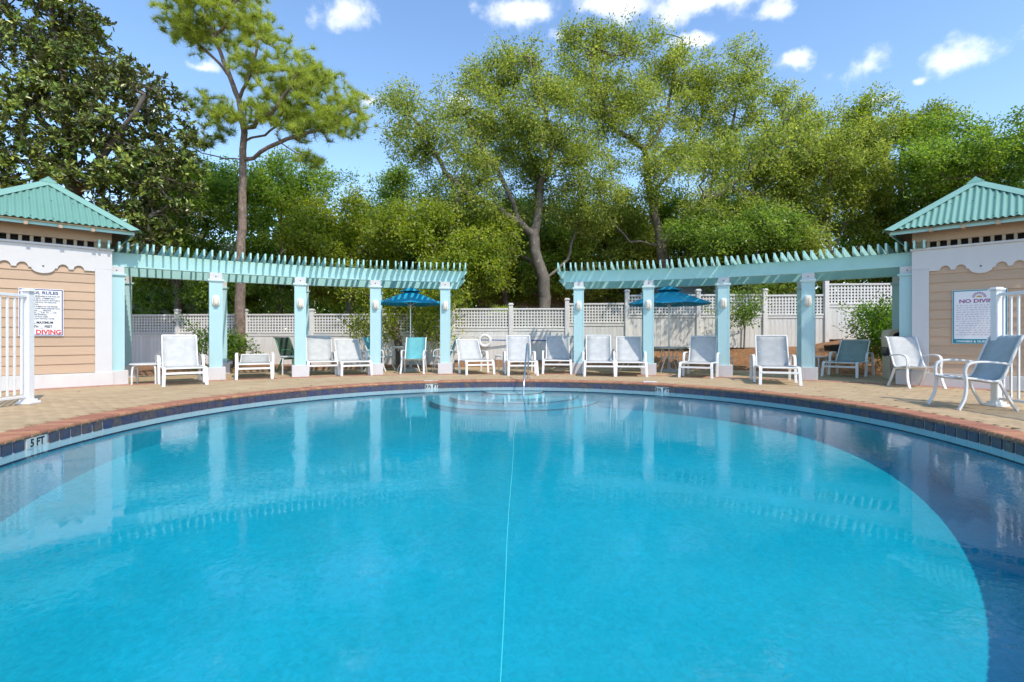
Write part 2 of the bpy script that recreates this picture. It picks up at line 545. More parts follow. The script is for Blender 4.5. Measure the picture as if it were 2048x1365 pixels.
def fiber_ground(name, a, b, c, scale):
    """pine straw: stringy brown litter"""
    m, N, L, p = new_mat(name)
    tc = N.new('ShaderNodeTexCoord')
    nz = N.new('ShaderNodeTexNoise'); nz.inputs['Scale'].default_value = scale; nz.inputs['Detail'].default_value = 10; nz.inputs['Roughness'].default_value = 0.75; nz.inputs['Distortion'].default_value = 1.5
    L.new(tc.outputs['Object'], nz.inputs['Vector'])
    n2 = N.new('ShaderNodeTexNoise'); n2.inputs['Scale'].default_value = 0.9; n2.inputs['Detail'].default_value = 4
    L.new(tc.outputs['Object'], n2.inputs['Vector'])
    cr = N.new('ShaderNodeValToRGB'); e = cr.color_ramp.elements
    e[0].position = 0.32; e[0].color = (*a, 1); e[1].position = 0.7; e[1].color = (*c, 1)
    k = e.new(0.5); k.color = (*b, 1)
    L.new(nz.outputs['Fac'], cr.inputs['Fac'])
    mr = N.new('ShaderNodeMapRange'); mr.inputs['To Min'].default_value = 0.7; mr.inputs['To Max'].default_value = 1.25
    L.new(n2.outputs['Fac'], mr.inputs['Value'])
    hs = N.new('ShaderNodeHueSaturation'); L.new(cr.outputs[0], hs.inputs['Color']); L.new(mr.outputs[0], hs.inputs['Value'])
    L.new(hs.outputs[0], p.inputs['Base Color'])
    p.inputs['Roughness'].default_value = 0.95
    bp = N.new('ShaderNodeBump'); bp.inputs['Strength'].default_value = 0.8; bp.inputs['Distance'].default_value = 0.03
    L.new(nz.outputs['Fac'], bp.inputs['Height']); L.new(bp.outputs[0], p.inputs['Normal'])
    return m


M['mulch'] = fiber_ground('pine_straw', (0.09, 0.04, 0.018), (0.27, 0.125, 0.05), (0.50, 0.30, 0.15), 13)


def tile_mat():
    """glazed slate-blue tile clouded with rust, each tile its own mix"""
    m, N, L, b = new_mat('glazed_waterline_tile')
    tc = N.new('ShaderNodeTexCoord'); oi = N.new('ShaderNodeObjectInfo')
    nz = N.new('ShaderNodeTexNoise'); nz.noise_dimensions = '4D'
    nz.inputs['Scale'].default_value = 17; nz.inputs['Detail'].default_value = 6; nz.inputs['Roughness'].default_value = 0.65
    L.new(tc.outputs['Object'], nz.inputs['Vector'])
    mw = N.new('ShaderNodeMath'); mw.operation = 'MULTIPLY'; mw.inputs[1].default_value = 50
    L.new(oi.outputs['Random'], mw.inputs[0]); L.new(mw.outputs[0], nz.inputs['W'])
    ad = N.new('ShaderNodeMath'); ad.operation = 'MULTIPLY_ADD'; ad.inputs[1].default_value = 0.16; ad.inputs[2].default_value = -0.06
    L.new(oi.outputs['Random'], ad.inputs[0])
    a2 = N.new('ShaderNodeMath'); a2.operation = 'ADD'
    L.new(ad.outputs[0], a2.inputs[0]); L.new(nz.outputs['Fac'], a2.inputs[1])
    cr = N.new('ShaderNodeValToRGB'); e = cr.color_ramp.elements
    e[0].position = 0.25; e[0].color = (0.02, 0.026, 0.075, 1)
    e[1].position = 0.78; e[1].color = (0.20, 0.12, 0.08, 1)
    for p, c in ((0.40, (0.042, 0.048, 0.11)), (0.55, (0.075, 0.06, 0.085)), (0.66, (0.11, 0.075, 0.065))):
        k = e.new(p); k.color = (*c, 1)
    L.new(a2.outputs[0], cr.inputs['Fac']); L.new(cr.outputs[0], b.inputs['Base Color'])
    b.inputs['Roughness'].default_value = 0.28
    return m


M['tile'] = tile_mat()


def plaster_mat():
    m, N, L, b = new_mat('pool_plaster')
    tc = N.new('ShaderNodeTexCoord')
    nz = N.new('ShaderNodeTexNoise'); nz.inputs['Scale'].default_value = 1.2; nz.inputs['Detail'].default_value = 7
    L.new(tc.outputs['Object'], nz.inputs['Vector'])
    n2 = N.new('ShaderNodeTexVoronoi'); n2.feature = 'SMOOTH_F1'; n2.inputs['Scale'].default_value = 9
    n4 = N.new('ShaderNodeTexNoise'); n4.inputs['Scale'].default_value = 17; n4.inputs['Detail'].default_value = 4; n4.inputs['Distortion'].default_value = 1.2  # plaster mottling; its fine grain mimics rippled light in the colour
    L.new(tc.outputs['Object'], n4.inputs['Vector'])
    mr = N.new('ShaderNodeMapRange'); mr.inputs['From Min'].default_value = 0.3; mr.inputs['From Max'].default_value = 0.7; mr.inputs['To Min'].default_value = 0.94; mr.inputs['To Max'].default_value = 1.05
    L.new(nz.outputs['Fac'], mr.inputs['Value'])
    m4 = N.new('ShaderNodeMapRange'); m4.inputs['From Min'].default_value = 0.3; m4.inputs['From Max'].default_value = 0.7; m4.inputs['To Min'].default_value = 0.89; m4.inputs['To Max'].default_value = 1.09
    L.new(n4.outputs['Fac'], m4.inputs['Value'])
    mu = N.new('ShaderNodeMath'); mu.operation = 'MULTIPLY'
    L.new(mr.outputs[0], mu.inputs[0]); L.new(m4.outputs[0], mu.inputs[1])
    hs = N.new('ShaderNodeHueSaturation'); hs.inputs['Color'].default_value = (0.06, 0.365, 0.47, 1)
    L.new(mu.outputs[0], hs.inputs['Value']); L.new(hs.outputs[0], b.inputs['Base Color'])
    b.inputs['Roughness'].default_value = 0.8
    return m


M['plaster'] = plaster_mat()
M['white_plaster'] = pm('white_pool_plaster', (0.80, 0.80, 0.80), 0.8, 0.05, 4)
M['trim_tile'] = pm('navy_trim_tile', (0.012, 0.012, 0.05), 0.4, 0.2, 9)


def water_mat():
    m = bpy.data.materials.new('pool_water')
    m.use_nodes = True
    nt = m.node_tree; N, L = nt.nodes, nt.links
    N.clear()
    out = N.new('ShaderNodeOutputMaterial')
    tc = N.new('ShaderNodeTexCoord')
    n1 = N.new('ShaderNodeTexNoise'); n1.inputs['Scale'].default_value = 3.2; n1.inputs['Detail'].default_value = 3; n1.inputs['Distortion'].default_value = 0.8
    n2 = N.new('ShaderNodeTexNoise'); n2.inputs['Scale'].default_value = 12; n2.inputs['Detail'].default_value = 2.5; n2.inputs['Distortion'].default_value = 1.2
    n3 = N.new('ShaderNodeTexNoise'); n3.inputs['Scale'].default_value = 0.45; n3.inputs['Detail'].default_value = 2
    for n in (n1, n2, n3):
        L.new(tc.outputs['Object'], n.inputs['Vector'])
    # calm and ruffled patches
    mr = N.new('ShaderNodeMapRange'); mr.inputs['From Min'].default_value = 0.38; mr.inputs['From Max'].default_value = 0.66; mr.inputs['To Min'].default_value = 0.20; mr.inputs['To Max'].default_value = 2.2
    L.new(n3.outputs['Fac'], mr.inputs['Value'])
    mu = N.new('ShaderNodeMath'); mu.operation = 'MULTIPLY'
    L.new(n2.outputs['Fac'], mu.inputs[0]); L.new(mr.outputs[0], mu.inputs[1])
    ad = N.new('ShaderNodeMath'); ad.operation = 'MULTIPLY_ADD'; ad.inputs[1].default_value = 0.55
    L.new(n1.outputs['Fac'], ad.inputs[0]); L.new(mu.outputs[0], ad.inputs[2])
    bp = N.new('ShaderNodeBump'); bp.inputs['Strength'].default_value = 1.0; bp.inputs['Distance'].default_value = 0.0012
    L.new(ad.outputs[0], bp.inputs['Height'])
    fr = N.new('ShaderNodeFresnel'); fr.inputs['IOR'].default_value = 1.333
    ge = N.new('ShaderNodeNewGeometry')
    io = N.new('ShaderNodeMapRange'); io.inputs['To Min'].default_value = 1.333; io.inputs['To Max'].default_value = 1 / 1.333
    L.new(ge.outputs['Backfacing'], io.inputs['Value']); L.new(io.outputs[0], fr.inputs['IOR'])
    L.new(bp.outputs[0], fr.inputs['Normal'])
    tr = N.new('ShaderNodeBsdfTransparent'); tr.inputs['Color'].default_value = (1, 1, 1, 1)
    gl = N.new('ShaderNodeBsdfGlossy'); gl.inputs['Roughness'].default_value = 0.012
    L.new(bp.outputs[0], gl.inputs['Normal'])
    mx = N.new('ShaderNodeMixShader')
    L.new(fr.outputs[0], mx.inputs[0]); L.new(tr.outputs[0], mx.inputs[1]); L.new(gl.outputs[0], mx.inputs[2])
    L.new(mx.outputs[0], out.inputs['Surface'])
    va = N.new('ShaderNodeVolumeAbsorption'); va.inputs['Color'].default_value = (0.22, 0.935, 0.955, 1); va.inputs['Density'].default_value = 1.0
    L.new(va.outputs[0], out.inputs['Volume'])
    return m


M['water'] = water_mat()
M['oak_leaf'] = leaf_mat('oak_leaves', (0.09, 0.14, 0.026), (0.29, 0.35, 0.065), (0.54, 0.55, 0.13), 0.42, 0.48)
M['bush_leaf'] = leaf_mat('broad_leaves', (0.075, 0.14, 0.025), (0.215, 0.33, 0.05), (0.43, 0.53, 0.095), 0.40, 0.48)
M['gold_leaf'] = leaf_mat('yellow_green_leaves', (0.085, 0.14, 0.021), (0.28, 0.34, 0.042), (0.50, 0.52, 0.075), 0.42, 0.48)
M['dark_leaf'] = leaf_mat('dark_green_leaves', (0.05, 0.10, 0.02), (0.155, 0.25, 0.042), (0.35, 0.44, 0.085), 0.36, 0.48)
M['magnolia_leaf'] = leaf_mat('glossy_magnolia_leaves', (0.06, 0.115, 0.02), (0.20, 0.275, 0.04), (0.54, 0.56, 0.12), 0.30, 0.15, 0.6, under=(0.10, 0.105, 0.03))
M['needle'] = leaf_mat('pine_needles', (0.16, 0.21, 0.03), (0.36, 0.43, 0.06), (0.56, 0.60, 0.11), 0.5, 0.3)
M['shrub_leaf'] = leaf_mat('bright_shrub_leaves', (0.04, 0.11, 0.012), (0.12, 0.24, 0.02), (0.27, 0.40, 0.05), 0.4, 0.32)

# ---------------------------------------------------------------- the setting: ground, deck, pool
PC = Vector((0.02, 6.72, 0)); PR = 5.29           # pool circle, from the coping edge in the photograph
RC = Vector((0, 1.74, 0)); RF, RB = 12.8, 14.95   # pergola ring: centre, front and back post radius
WATER = -0.152


def smooth(t):
    t = min(1.0, max(0.0, t))
    return t * t * (3 - 2 * t)


BASE = [(-60, 0), (-2.2, 0.04), (-1.9, 0.2), (1.9, 0.22), (2.2, 0.4), (4.0, 0.6), (10.0, 0.72), (10.9, 0.95), (60, 1.0)]


def berm(x, y):
    b = np.interp(x, [p[0] for p in BASE], [p[1] for p in BASE])
    r = math.hypot(x - RC.x, y - RC.y)
    w = 0.85 + 1.6 * smooth((x - 2) / 6)
    front = smooth((y - 4) / 5)
    return float(b) * smooth((r - 15.5) / w) * front


def build_ground():
    radii = [15.4, 15.5, 15.7, 15.9, 16.1, 16.3, 16.6, 17, 17.5, 18, 18.6, 19.4, 21, 24, 30, 45, 80, 160, 420]
    n = 180
    vs, fs = [], []
    for r in radii:
        for k in range(n):
            a = 2 * math.pi * k / n
            x, y = RC.x + r * math.sin(a), RC.y + r * math.cos(a)
            vs.append((x, y, -0.02 + berm(x, y) + (0.02 * math.sin(x * 3.1) * math.sin(y * 2.7) if r > 15.8 else 0)))
    for i in range(len(radii) - 1):
        for k in range(n):
            k2 = (k + 1) % n
            fs.append((i * n + k, (i + 1) * n + k, (i + 1) * n + k2, i * n + k2))
    b = MB(); b.add(vs, fs)
    tag(b.build('ground', M['mulch'], None, True), 'brown pine straw ground between the deck and the fence', kind='structure')


build_ground()


def ring_pt(c, r, a, z=0.0):
    """point on a circle about c; angle a from +Y towards +X; the pool is drawn out a little on its near side"""
    if c is PC and math.cos(a) < 0:
        return Vector((c.x + r * math.sin(a), c.y + r * math.cos(a) * 1.13, z))
    return Vector((c.x + r * math.sin(a), c.y + r * math.cos(a), z))


def build_deck():
    n = 180
    vs, fs = [], []
    for k in range(n):
        a = 2 * math.pi * k / n
        d = Vector((math.sin(a), math.cos(a), 0))
        p = ring_pt(PC, PR + 0.10, a)
        # ray from pool centre to the outer circle (RC, 15.45)
        o = PC - RC
        bq = o.dot(d); cq = o.dot(o) - 15.45 ** 2
        t = -bq + math.sqrt(bq * bq - cq)
        q = PC + d * t
        vs.append((p.x, p.y, -0.016)); vs.append((q.x, q.y, -0.016))
    for k in range(n):
        k2 = (k + 1) % n
        fs.append((2 * k, 2 * k + 1, 2 * k2 + 1, 2 * k2))
    b = MB(); b.add(vs, fs)
    deck = b.build('deck', M['sand'])
    tag(deck, 'tan paver deck round the pool', kind='structure')
    # pavers: running bond, rows parallel to the fence
    PL, PW, GAP = 0.225, 0.112, 0.006
    cells = []
    for j in range(int(-2 / PW), int(17.3 / PW)):
        y = j * PW
        off = (j % 2) * PL / 2
        for i in range(-70, 70):
            x = i * PL + off
            if abs(x) > 13.0 or y < 3.0:
                continue
            if y < 0.55 * abs(x):
                continue
            dr = math.hypot(x - PC.x, y - PC.y)
            if dr < PR + 0.34 + 0.06:
                continue
            rr = math.hypot(x - RC.x, y - RC.y)
            if rr > 15.35 or abs(rr - 12.42) < 0.14:
                continue
            cells.append((x, y))
    def seen(c):
        x, y = c
        px = CX + F * x / y; py = YH + F * CZ / y
        return 0 <= px <= 2048 and py < 1365
    def size(c):
        return (F / c[1]) ** 2 / c[1]
    vis = sorted([c for c in cells if seen(c)], key=size, reverse=True)
    first = set(vis[:290])
    r = random.Random(5)
    me = None
    for c in vis[:290]:
        if me is None:
            me = MB().span(-PL / 2 + GAP / 2, PL / 2 - GAP / 2, -PW / 2 + GAP / 2, PW / 2 - GAP / 2, -0.03, 0).mesh('paver', M['paver'])
        o = link('paver', me, deck, loc=(c[0], c[1], r.uniform(-0.002, 0.001)))
        o.rotation_euler = (r.gauss(0, 0.004), r.gauss(0, 0.003), r.gauss(0, 0.012))
    b = MB()
    for c in cells:
        if c in first:
            continue
        z = r.uniform(-0.002, 0.001)
        x0, x1, y0, y1 = c[0] - PL / 2 + GAP / 2, c[0] + PL / 2 - GAP / 2, c[1] - PW / 2 + GAP / 2, c[1] + PW / 2 - GAP / 2
        b.add([(x0, y0, z), (x1, y0, z), (x1, y1, z), (x0, y1, z), (x0, y0, -0.016), (x1, y0, -0.016), (x1, y1, -0.016), (x0, y1, -0.016)],
              [(0, 1, 2, 3), (4, 5, 1, 0), (5, 6, 2, 1), (6, 7, 3, 2), (7, 4, 0, 3)])
    me = b.mesh('pavers', M['paver_field'])
    n = len(me.polygons)
    vals = np.repeat(rng.random(n // 5), 5).astype(np.float32)
    at_ = me.attributes.new('tint', 'FLOAT', 'FACE')
    at_.data.foreach_set('value', vals)
    o = link('paver_field', me, deck)
    tag(o, kind='stuff')
    # brick course under the pergola's front posts
    b = MB()
    nb = int(12.42 * R(100) / 0.115)
    for k in range(nb):
        a = R(-50) + R(100) * k / nb
        for q in (-1, 1):
            p = ring_pt(RC, 12.42 + q * 0.062, a + q * 0.002, -0.006)
            b.box(p, (0.108, 0.116, 0.016), -a)
    me = b.mesh('brick_course', M['brick_field'])
    nf = len(me.polygons)
    at_ = me.attributes.new('tint', 'FLOAT', 'FACE')
    at_.data.foreach_set('value', np.repeat(rng.random(nf // 6), 6).astype(np.float32))
    tag(link('brick_course', me, deck), kind='stuff')
    return deck


def field_mat(name, dark, light, scale):
    """many small pieces in one mesh: each piece its own tone from the 'tint' attribute"""
    m, N, L, b = new_mat(name)
    a = N.new('ShaderNodeAttribute'); a.attribute_name = 'tint'
    tc = N.new('ShaderNodeTexCoord')
    nz = N.new('ShaderNodeTexNoise'); nz.inputs['Scale'].default_value = scale; nz.inputs['Detail'].default_value = 6
    L.new(tc.outputs['Object'], nz.inputs['Vector'])
    n2 = N.new('ShaderNodeTexNoise'); n2.inputs['Scale'].default_value = 0.8; n2.inputs['Detail'].default_value = 5
    L.new(tc.outputs['Object'], n2.inputs['Vector'])
    s = N.new('ShaderNodeMath'); s.operation = 'MULTIPLY_ADD'; s.inputs[1].default_value = 0.55
    L.new(a.outputs['Fac'], s.inputs[0])
    s2 = N.new('ShaderNodeMath'); s2.operation = 'MULTIPLY_ADD'; s2.inputs[1].default_value = 0.5
    L.new(nz.outputs['Fac'], s2.inputs[0]); L.new(n2.outputs['Fac'], s2.inputs[2])
    s3 = N.new('ShaderNodeMath'); s3.operation = 'MULTIPLY_ADD'; s3.inputs[1].default_value = 1.0; s3.inputs[2].default_value = -0.50
    L.new(s2.outputs[0], s3.inputs[0]); L.new(s3.outputs[0], s.inputs[2])
    mx = N.new('ShaderNodeMix'); mx.data_type = 'RGBA'
    L.new(s.outputs[0], mx.inputs[0]); mx.inputs[6].default_value = (*dark, 1); mx.inputs[7].default_value = (*light, 1)
    L.new(mx.outputs[2], b.inputs['Base Color'])
    b.inputs['Roughness'].default_value = 0.85
    return m


M['paver_field'] = field_mat('tan_paver_field', (0.38, 0.265, 0.145), (0.53, 0.39, 0.23), 60)
M['brick_field'] = field_mat('red_brick_course', (0.36, 0.13, 0.09), (0.52, 0.24, 0.17), 40)
deck = build_deck()


def floor_z(y, x=0.0):
    return -(0.56 + 0.022 * max(0.0, 9.0 - y) ** 2) * (1 + 0.022 * x)


def build_pool():
    n = 144
    # basin wall and floor
    b = MB()
    vs, fs = [], []
    zs = [-0.335, -0.6, -1.0]
    for k in range(n):
        a = 2 * math.pi * k / n
        p = ring_pt(PC, PR, a)
        zf = floor_z(p.y, p.x)
        for z in (-0.245, zf):
            vs.append((p.x, p.y, z))
    for k in range(n):
        k2 = (k + 1) % n
        fs.append((2 * k, 2 * k2, 2 * k2 + 1, 2 * k + 1))
    # floor in strips across the pool, so that it can dish towards the near end
    h = n // 2
    for k in range(h):
        p, q = 2 * k + 1, 2 * ((n - k) % n) + 1
        p2, q2 = 2 * (k + 1) + 1, 2 * (n - k - 1) + 1
        fs.append(tuple(dict.fromkeys((p, p2, q2, q))))
    b.add(vs, fs)
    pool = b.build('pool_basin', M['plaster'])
    tag(pool, 'round blue plastered pool basin under the water', kind='structure')
    # white plaster band below the tiles, then a navy trim line
    def band(name, r0, z0, z1, mat):
        vs, fs = [], []
        for k in range(n):
            a = 2 * math.pi * k / n
            for z in (z0, z1):
                p = ring_pt(PC, r0, a, z)
                vs.append(p)
        for k in range(n):
            k2 = (k + 1) % n
            fs.append((2 * k, 2 * k2, 2 * k2 + 1, 2 * k + 1))
        mb = MB(); mb.add(vs, fs)
        return mb.build(name, mat, pool, 'all')
    band('plaster_band', PR - 0.002, -0.15, -0.232, M['white_plaster'])
    band('trim_line', PR - 0.004, -0.232, -0.252, M['trim_tile'])
    band('tile_backing', PR + 0.008, -0.04, -0.16, M['grout'])
    # tiles: six-inch squares round the arc in view
    nt = round(2 * math.pi * PR / 0.152)
    da = 2 * math.pi / nt
    tw = PR * da - 0.006
    tile = MB().box((0, 0, 0), (tw, 0.014, 0.108)).mesh('waterline_tile', M['tile'])
    marks = {}
    for px, s in ((862, '3½ FT'), (1315, '3½ FT'), (86, '5 FT')):
        # the pool-wall point in that column
        k = (px - CX) / F
        A = 1 + k * k; B = -2 * (PC.y + k * PC.x); C = PC.y ** 2 + PC.x ** 2 - PR ** 2
        Y = (-B + math.sqrt(B * B - 4 * A * C)) / (2 * A)
        ang = math.atan2(k * Y - PC.x, Y - PC.y)
        marks[round(ang / da)] = (s, ang)
    skip = set()
    for i0 in marks:
        skip |= {i0, i0 + 1, i0 - 1} if False else {i0, i0 + 1}
    for i in range(-nt // 2, nt // 2 + 1):
        a = i * da
        if abs(a) > R(112) or i in skip:
            continue
        o = link('waterline_tile', tile, pool, loc=ring_pt(PC, PR, a, -0.101))
        o.rotation_euler = (0, 0, -a)
    for i0, (s, ang) in marks.items():
        a = (i0 + 0.5) * da
        m = MB().box((0, 0, 0), (2 * PR * da - 0.006, 0.014, 0.108)).build('depth_marker', M['marker'], pool, loc=ring_pt(PC, PR, a, -0.101))
        m.rotation_euler = (0, 0, -a)
        text('lettering', s, 0.115, M['ink_black'], m, (0, -0.0085, -0.038), align='CENTER', bold=0.004)
    # coping bricks
    nb = round(2 * math.pi * (PR + 0.02) / 0.113)
    db = 2 * math.pi / nb
    prof = [(-0.34, -0.05), (-0.02, -0.05), (0.0, -0.042), (0.012, -0.025), (0.012, -0.005), (0.003, 0.008), (-0.02, 0.012), (-0.34, 0.006)]
    mb = MB()
    r_in, r_out = PR, PR + 0.34
    w0 = r_in * db - 0.007
    w1 = r_out * db - 0.007
    vs = []
    for sgn in (-1, 1):
        for y, z in prof:
            w = w0 + (w1 - w0) * (-y / 0.34)
            vs.append((sgn * w / 2, -y, z))
    k = len(prof)
    fs = [tuple(range(k)), tuple(range(2 * k - 1, k - 1, -1))]
    for i in range(k):
        j = (i + 1) % k
        fs.append((i, i + k, j + k, j))
    mb.add(vs, fs)
    brick = mb.mesh('coping_brick', M['brick'])
    r = random.Random(2)
    band('coping_bed', PR + 0.004, -0.045, 0.0005, M['grout'])
    vs, fs = [], []
    for q in range(n):
        a = 2 * math.pi * q / n
        vs += [ring_pt(PC, PR + 0.004, a, 0.0005), ring_pt(PC, PR + 0.36, a, -0.002)]
    for q in range(n):
        q2 = (q + 1) % n
        fs.append((2 * q, 2 * q + 1, 2 * q2 + 1, 2 * q2))
    m2 = MB(); m2.add(vs, fs); m2.build('coping_bed', M['grout'], pool)
    cnt = 0
    rest = MB()
    for i in range(nb):
        a = i * db
        an = (a + math.pi) % (2 * math.pi) - math.pi
        p = ring_pt(PC, PR, a)
        if abs(an) < R(106):
            o = link('coping_brick', brick, pool, loc=(p.x, p.y, r.uniform(-0.002, 0.002)))
            o.rotation_euler = (0, 0, -a + r.gauss(0, 0.006))
            cnt += 1
        else:
            ca, sa = math.cos(-a), math.sin(-a)
            rest.add([(p.x + x * ca - y * sa, p.y + x * sa + y * ca, z) for x, y, z in vs_b(w0, w1, prof)], fs_b(len(prof)))
    o = rest.build('coping_rest', M['brick'], pool)
    tag(o, kind='stuff')
    # pale seam across the floor
    b = MB()
    def fz(y):
        return floor_z(y) + 0.006
    pts = [Vector((0.13 + (y - 12.0) * 0.0245 + 0.006 * math.sin(y * 2.1), y, fz(y))) for y in np.linspace(11.9, 1.7, 20)]
    b.sheet([[p - Vector((0.003, 0, 0)), p + Vector((0.003, 0, 0))] for p in pts])
    b.build('floor_seam', M['white_plaster'], pool)
    # entry steps, each with a navy nosing
    a0 = 0.005
    c = ring_pt(PC, PR, a0)
    for rad, z in ((1.95, -0.44), (1.50, -0.35), (0.72, -0.25)):
        m = 40
        poly = []
        for q in range(m + 1):
            t = math.pi * q / m
            x, y = c.x + rad * math.cos(t), c.y - rad * math.sin(t) * (0.95)
            poly.append((x, y + 0.0))
        poly = [p for p in poly]
        vs = [(x, y, z) for x, y in poly] + [(x, y, -1.6) for x, y in poly]
        fs = [tuple(range(m + 1))] + [(q, q + 1, m + 1 + q + 1, m + 1 + q) for q in range(m)]
        st = MB(); st.add(vs, fs)
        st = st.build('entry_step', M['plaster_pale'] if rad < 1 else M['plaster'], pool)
        nz = MB()
        for q in range(m):
            p0, p1 = Vector((*poly[q], z + 0.004)), Vector((*poly[q + 1], z + 0.004))
            cc = Vector((c.x, c.y, z + 0.004))
            nz.add([p0, p1, p1 + (cc - p1).normalized() * 0.03, p0 + (cc - p0).normalized() * 0.03], [(0, 1, 2, 3)])
            nz.add([p0, p1, p1 - Vector((0, 0, 0.02)), p0 - Vector((0, 0, 0.02))], [(0, 1, 2, 3)])
        nz.build('nosing', M['trim_tile'], st)
    # deck depth marker tiles set flush in the brick
    for px, py in ((862, 762.5), (1300, 764.5)):
        p = gnd(px, py)
        mk = MB().box((0, 0, 0), (0.32, 0.16, 0.008)).build('deck_marker', M['sign_white'], pool, loc=(p.x, p.y, 0.006))
    # the water body
    vs, fs = [], []
    n2 = 96
    for k in range(n2):
        a = 2 * math.pi * k / n2
        p = ring_pt(PC, PR + 0.006, a)
        vs += [(p.x, p.y, WATER), (p.x, p.y, -2.2)]
    for k in range(n2):
        k2 = (k + 1) % n2
        fs.append((2 * k, 2 * k + 1, 2 * k2 + 1, 2 * k2))
    fs.append(tuple(2 * k for k in range(n2 - 1, -1, -1)))
    fs.append(tuple(2 * k + 1 for k in range(n2)))
    b = MB(); b.add(vs, fs)
    w = b.build('pool_water', M['water'])
    tag(w, 'clear turquoise pool water', kind='structure')


def vs_b(w0, w1, prof):
    out = []
    for sgn in (-1, 1):
        for y, z in prof:
            w = w0 + (w1 - w0) * (-y / 0.34)
            out.append((sgn * w / 2, -y, z))
    return out


def fs_b(k):
    fs = [tuple(range(k)), tuple(range(2 * k - 1, k - 1, -1))]
    for i in range(k):
        j = (i + 1) % k
        fs.append((i, i + k, j + k, j))
    return fs


M['plaster_pale'] = pm('pale_step_plaster', (0.55, 0.72, 0.80), 0.8, 0.05, 4)
M['marker'] = pm('weathered_marker_tile', (0.56, 0.55, 0.52), 0.4, 0.08, 12)
build_pool()

# ---------------------------------------------------------------- pergolas
ANG = [8.45 + 8.51 * k for k in range(5)]        # post bearings from the ring's centre, degrees
Z_LEDGE, Z_BEAM, Z_TOP, Z_RAFT = 2.36, 2.555, 2.87, 3.058


def build_pergola(s, label):
    root = thing('pergola', label, 'pergola', ring_pt(RC, RF, s * R(ANG[2])), 0, 'curved pergolas beside the pool')
    O = Vector(root.location)
    post_pts = {}
    for row, rad in ((0, RF), (1, RB)):
        for k, a in enumerate(ANG):
            aa = s * R(a if row == 0 else a * 0.968)
            p = ring_pt(RC, rad, aa) - O
            post_pts[row, k] = p
            rz = -aa
            po = MB().box((0, 0, 1.3), (0.272, 0.272, 2.12))
            po = po.build('post', M['aqua'], root, bevel=0.008, loc=p)
            po.rotation_euler = (0, 0, rz)
            # corner boards make shallow recessed panels on the shaft
            tr = MB()
            for sx in (-1, 1):
                tr.box((sx * 0.121, -0.1385, 1.32), (0.034, 0.006, 2.0))
            tr.build('corner_board', M['aqua'], po)
            MB().box((0, 0, 0.145), (0.40, 0.40, 0.305)).build('post_base', M['white'], po, bevel=0.006)
            ld = MB().box((0, 0, Z_LEDGE + 0.018), (0.345, 0.345, 0.042)).box((0, 0, Z_LEDGE - 0.012), (0.305, 0.305, 0.03))
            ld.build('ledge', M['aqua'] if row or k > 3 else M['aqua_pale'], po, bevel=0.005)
            MB().box((0, 0, (Z_LEDGE + 0.038 + Z_BEAM) / 2), (0.265, 0.265, Z_BEAM - Z_LEDGE - 0.04)).build('post_cap', M['white'], po, bevel=0.004)
            MB().lathe([(0.012, 0), (0.012, 0.012), (0.006, 0.016)], 8).build('bolt', M['iron'], po, loc=(0, -0.132, Z_LEDGE + 0.11)).rotation_euler = (R(90), 0, 0)
    # beams: straight boards from post to post, the last one cut to a scroll
    for row, rad in ((0, RF), (1, RB)):
        for k in range(4):
            p0, p1 = post_pts[row, k], post_pts[row, k + 1]
            d = (p1 - p0).normalized()
            z = Vector((0, 0, (Z_BEAM + Z_TOP) / 2))
            h = Z_TOP - Z_BEAM
            bm = MB().bar(p0 + z - d * (0.0 if k else 0.10), p1 + z + d * (0.19 if k == 3 else 0), 0.13 - 0.002 * (k % 2), h - 0.003 * (k % 2))
            bm.build('beam', M['aqua_beam'], root, bevel=0.006)
        p0, p1 = post_pts[row, 0], post_pts[row, 1]
        d = (p0 - p1).normalized()
        sd = Vector((d.y, -d.x, 0))
        prof = [(0.0, 0.0), (0.20, 0.0)]
        for q in range(7):
            t = R(90) * q / 6
            prof.append((0.235 + 0.085 * math.sin(t), 0.085 - 0.085 * math.cos(t)))
        prof += [(0.36, 0.10), (0.39, 0.15), (0.44, 0.20), (0.50, 0.27), (0.51, 0.312), (0.0, 0.312)]
        MB().prism(prof, p0 + d * 0.10 + Vector((0, 0, Z_BEAM + 0.002)) - sd * 0.064, d, (0, 0, 1), sd * 0.128).build('beam_tail', M['aqua_beam'], root, bevel=0.004)
    # rafters, each laid across the two beams
    r = random.Random(4 + s)
    pitch = 0.73
    a = 5.9
    r0, r1 = RF - 0.37, RB + 0.30
    h = Z_RAFT - Z_TOP
    prof = [(0.0, 0.06), (0.008, 0.035), (0.03, 0.014), (0.065, 0.002), (0.10, 0.0), (r1 - r0 - 0.15, 0.0), (r1 - r0 - 0.04, 0.02), (r1 - r0, 0.075),
            (r1 - r0, h), (0.0, h)]
    me = MB().prism(prof, (-0.018, 0, 0), (0, 1, 0), (0, 0, 1), (0.036, 0, 0)).mesh('rafter', M['aqua_rafter'])
    while a < 44.2:
        aa = s * R(a + r.gauss(0, 0.05))
        o = link('rafter', me, root, loc=ring_pt(RC, r0 + r.gauss(0, 0.012), aa, Z_TOP + 0.003) - O)
        o.rotation_euler = (0, r.gauss(0, 0.012), -aa + r.gauss(0, 0.012))
        a += pitch
    return root


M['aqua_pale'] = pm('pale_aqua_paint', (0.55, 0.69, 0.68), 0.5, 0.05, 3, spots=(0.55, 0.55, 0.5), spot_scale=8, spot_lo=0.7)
build_pergola(-1, 'pale aqua pergola sunlit and striped by its rafters, with a teal chair under it')
build_pergola(1, 'aqua pergola mostly in its own rafter shade, joined to the NO DIVING pavilion')


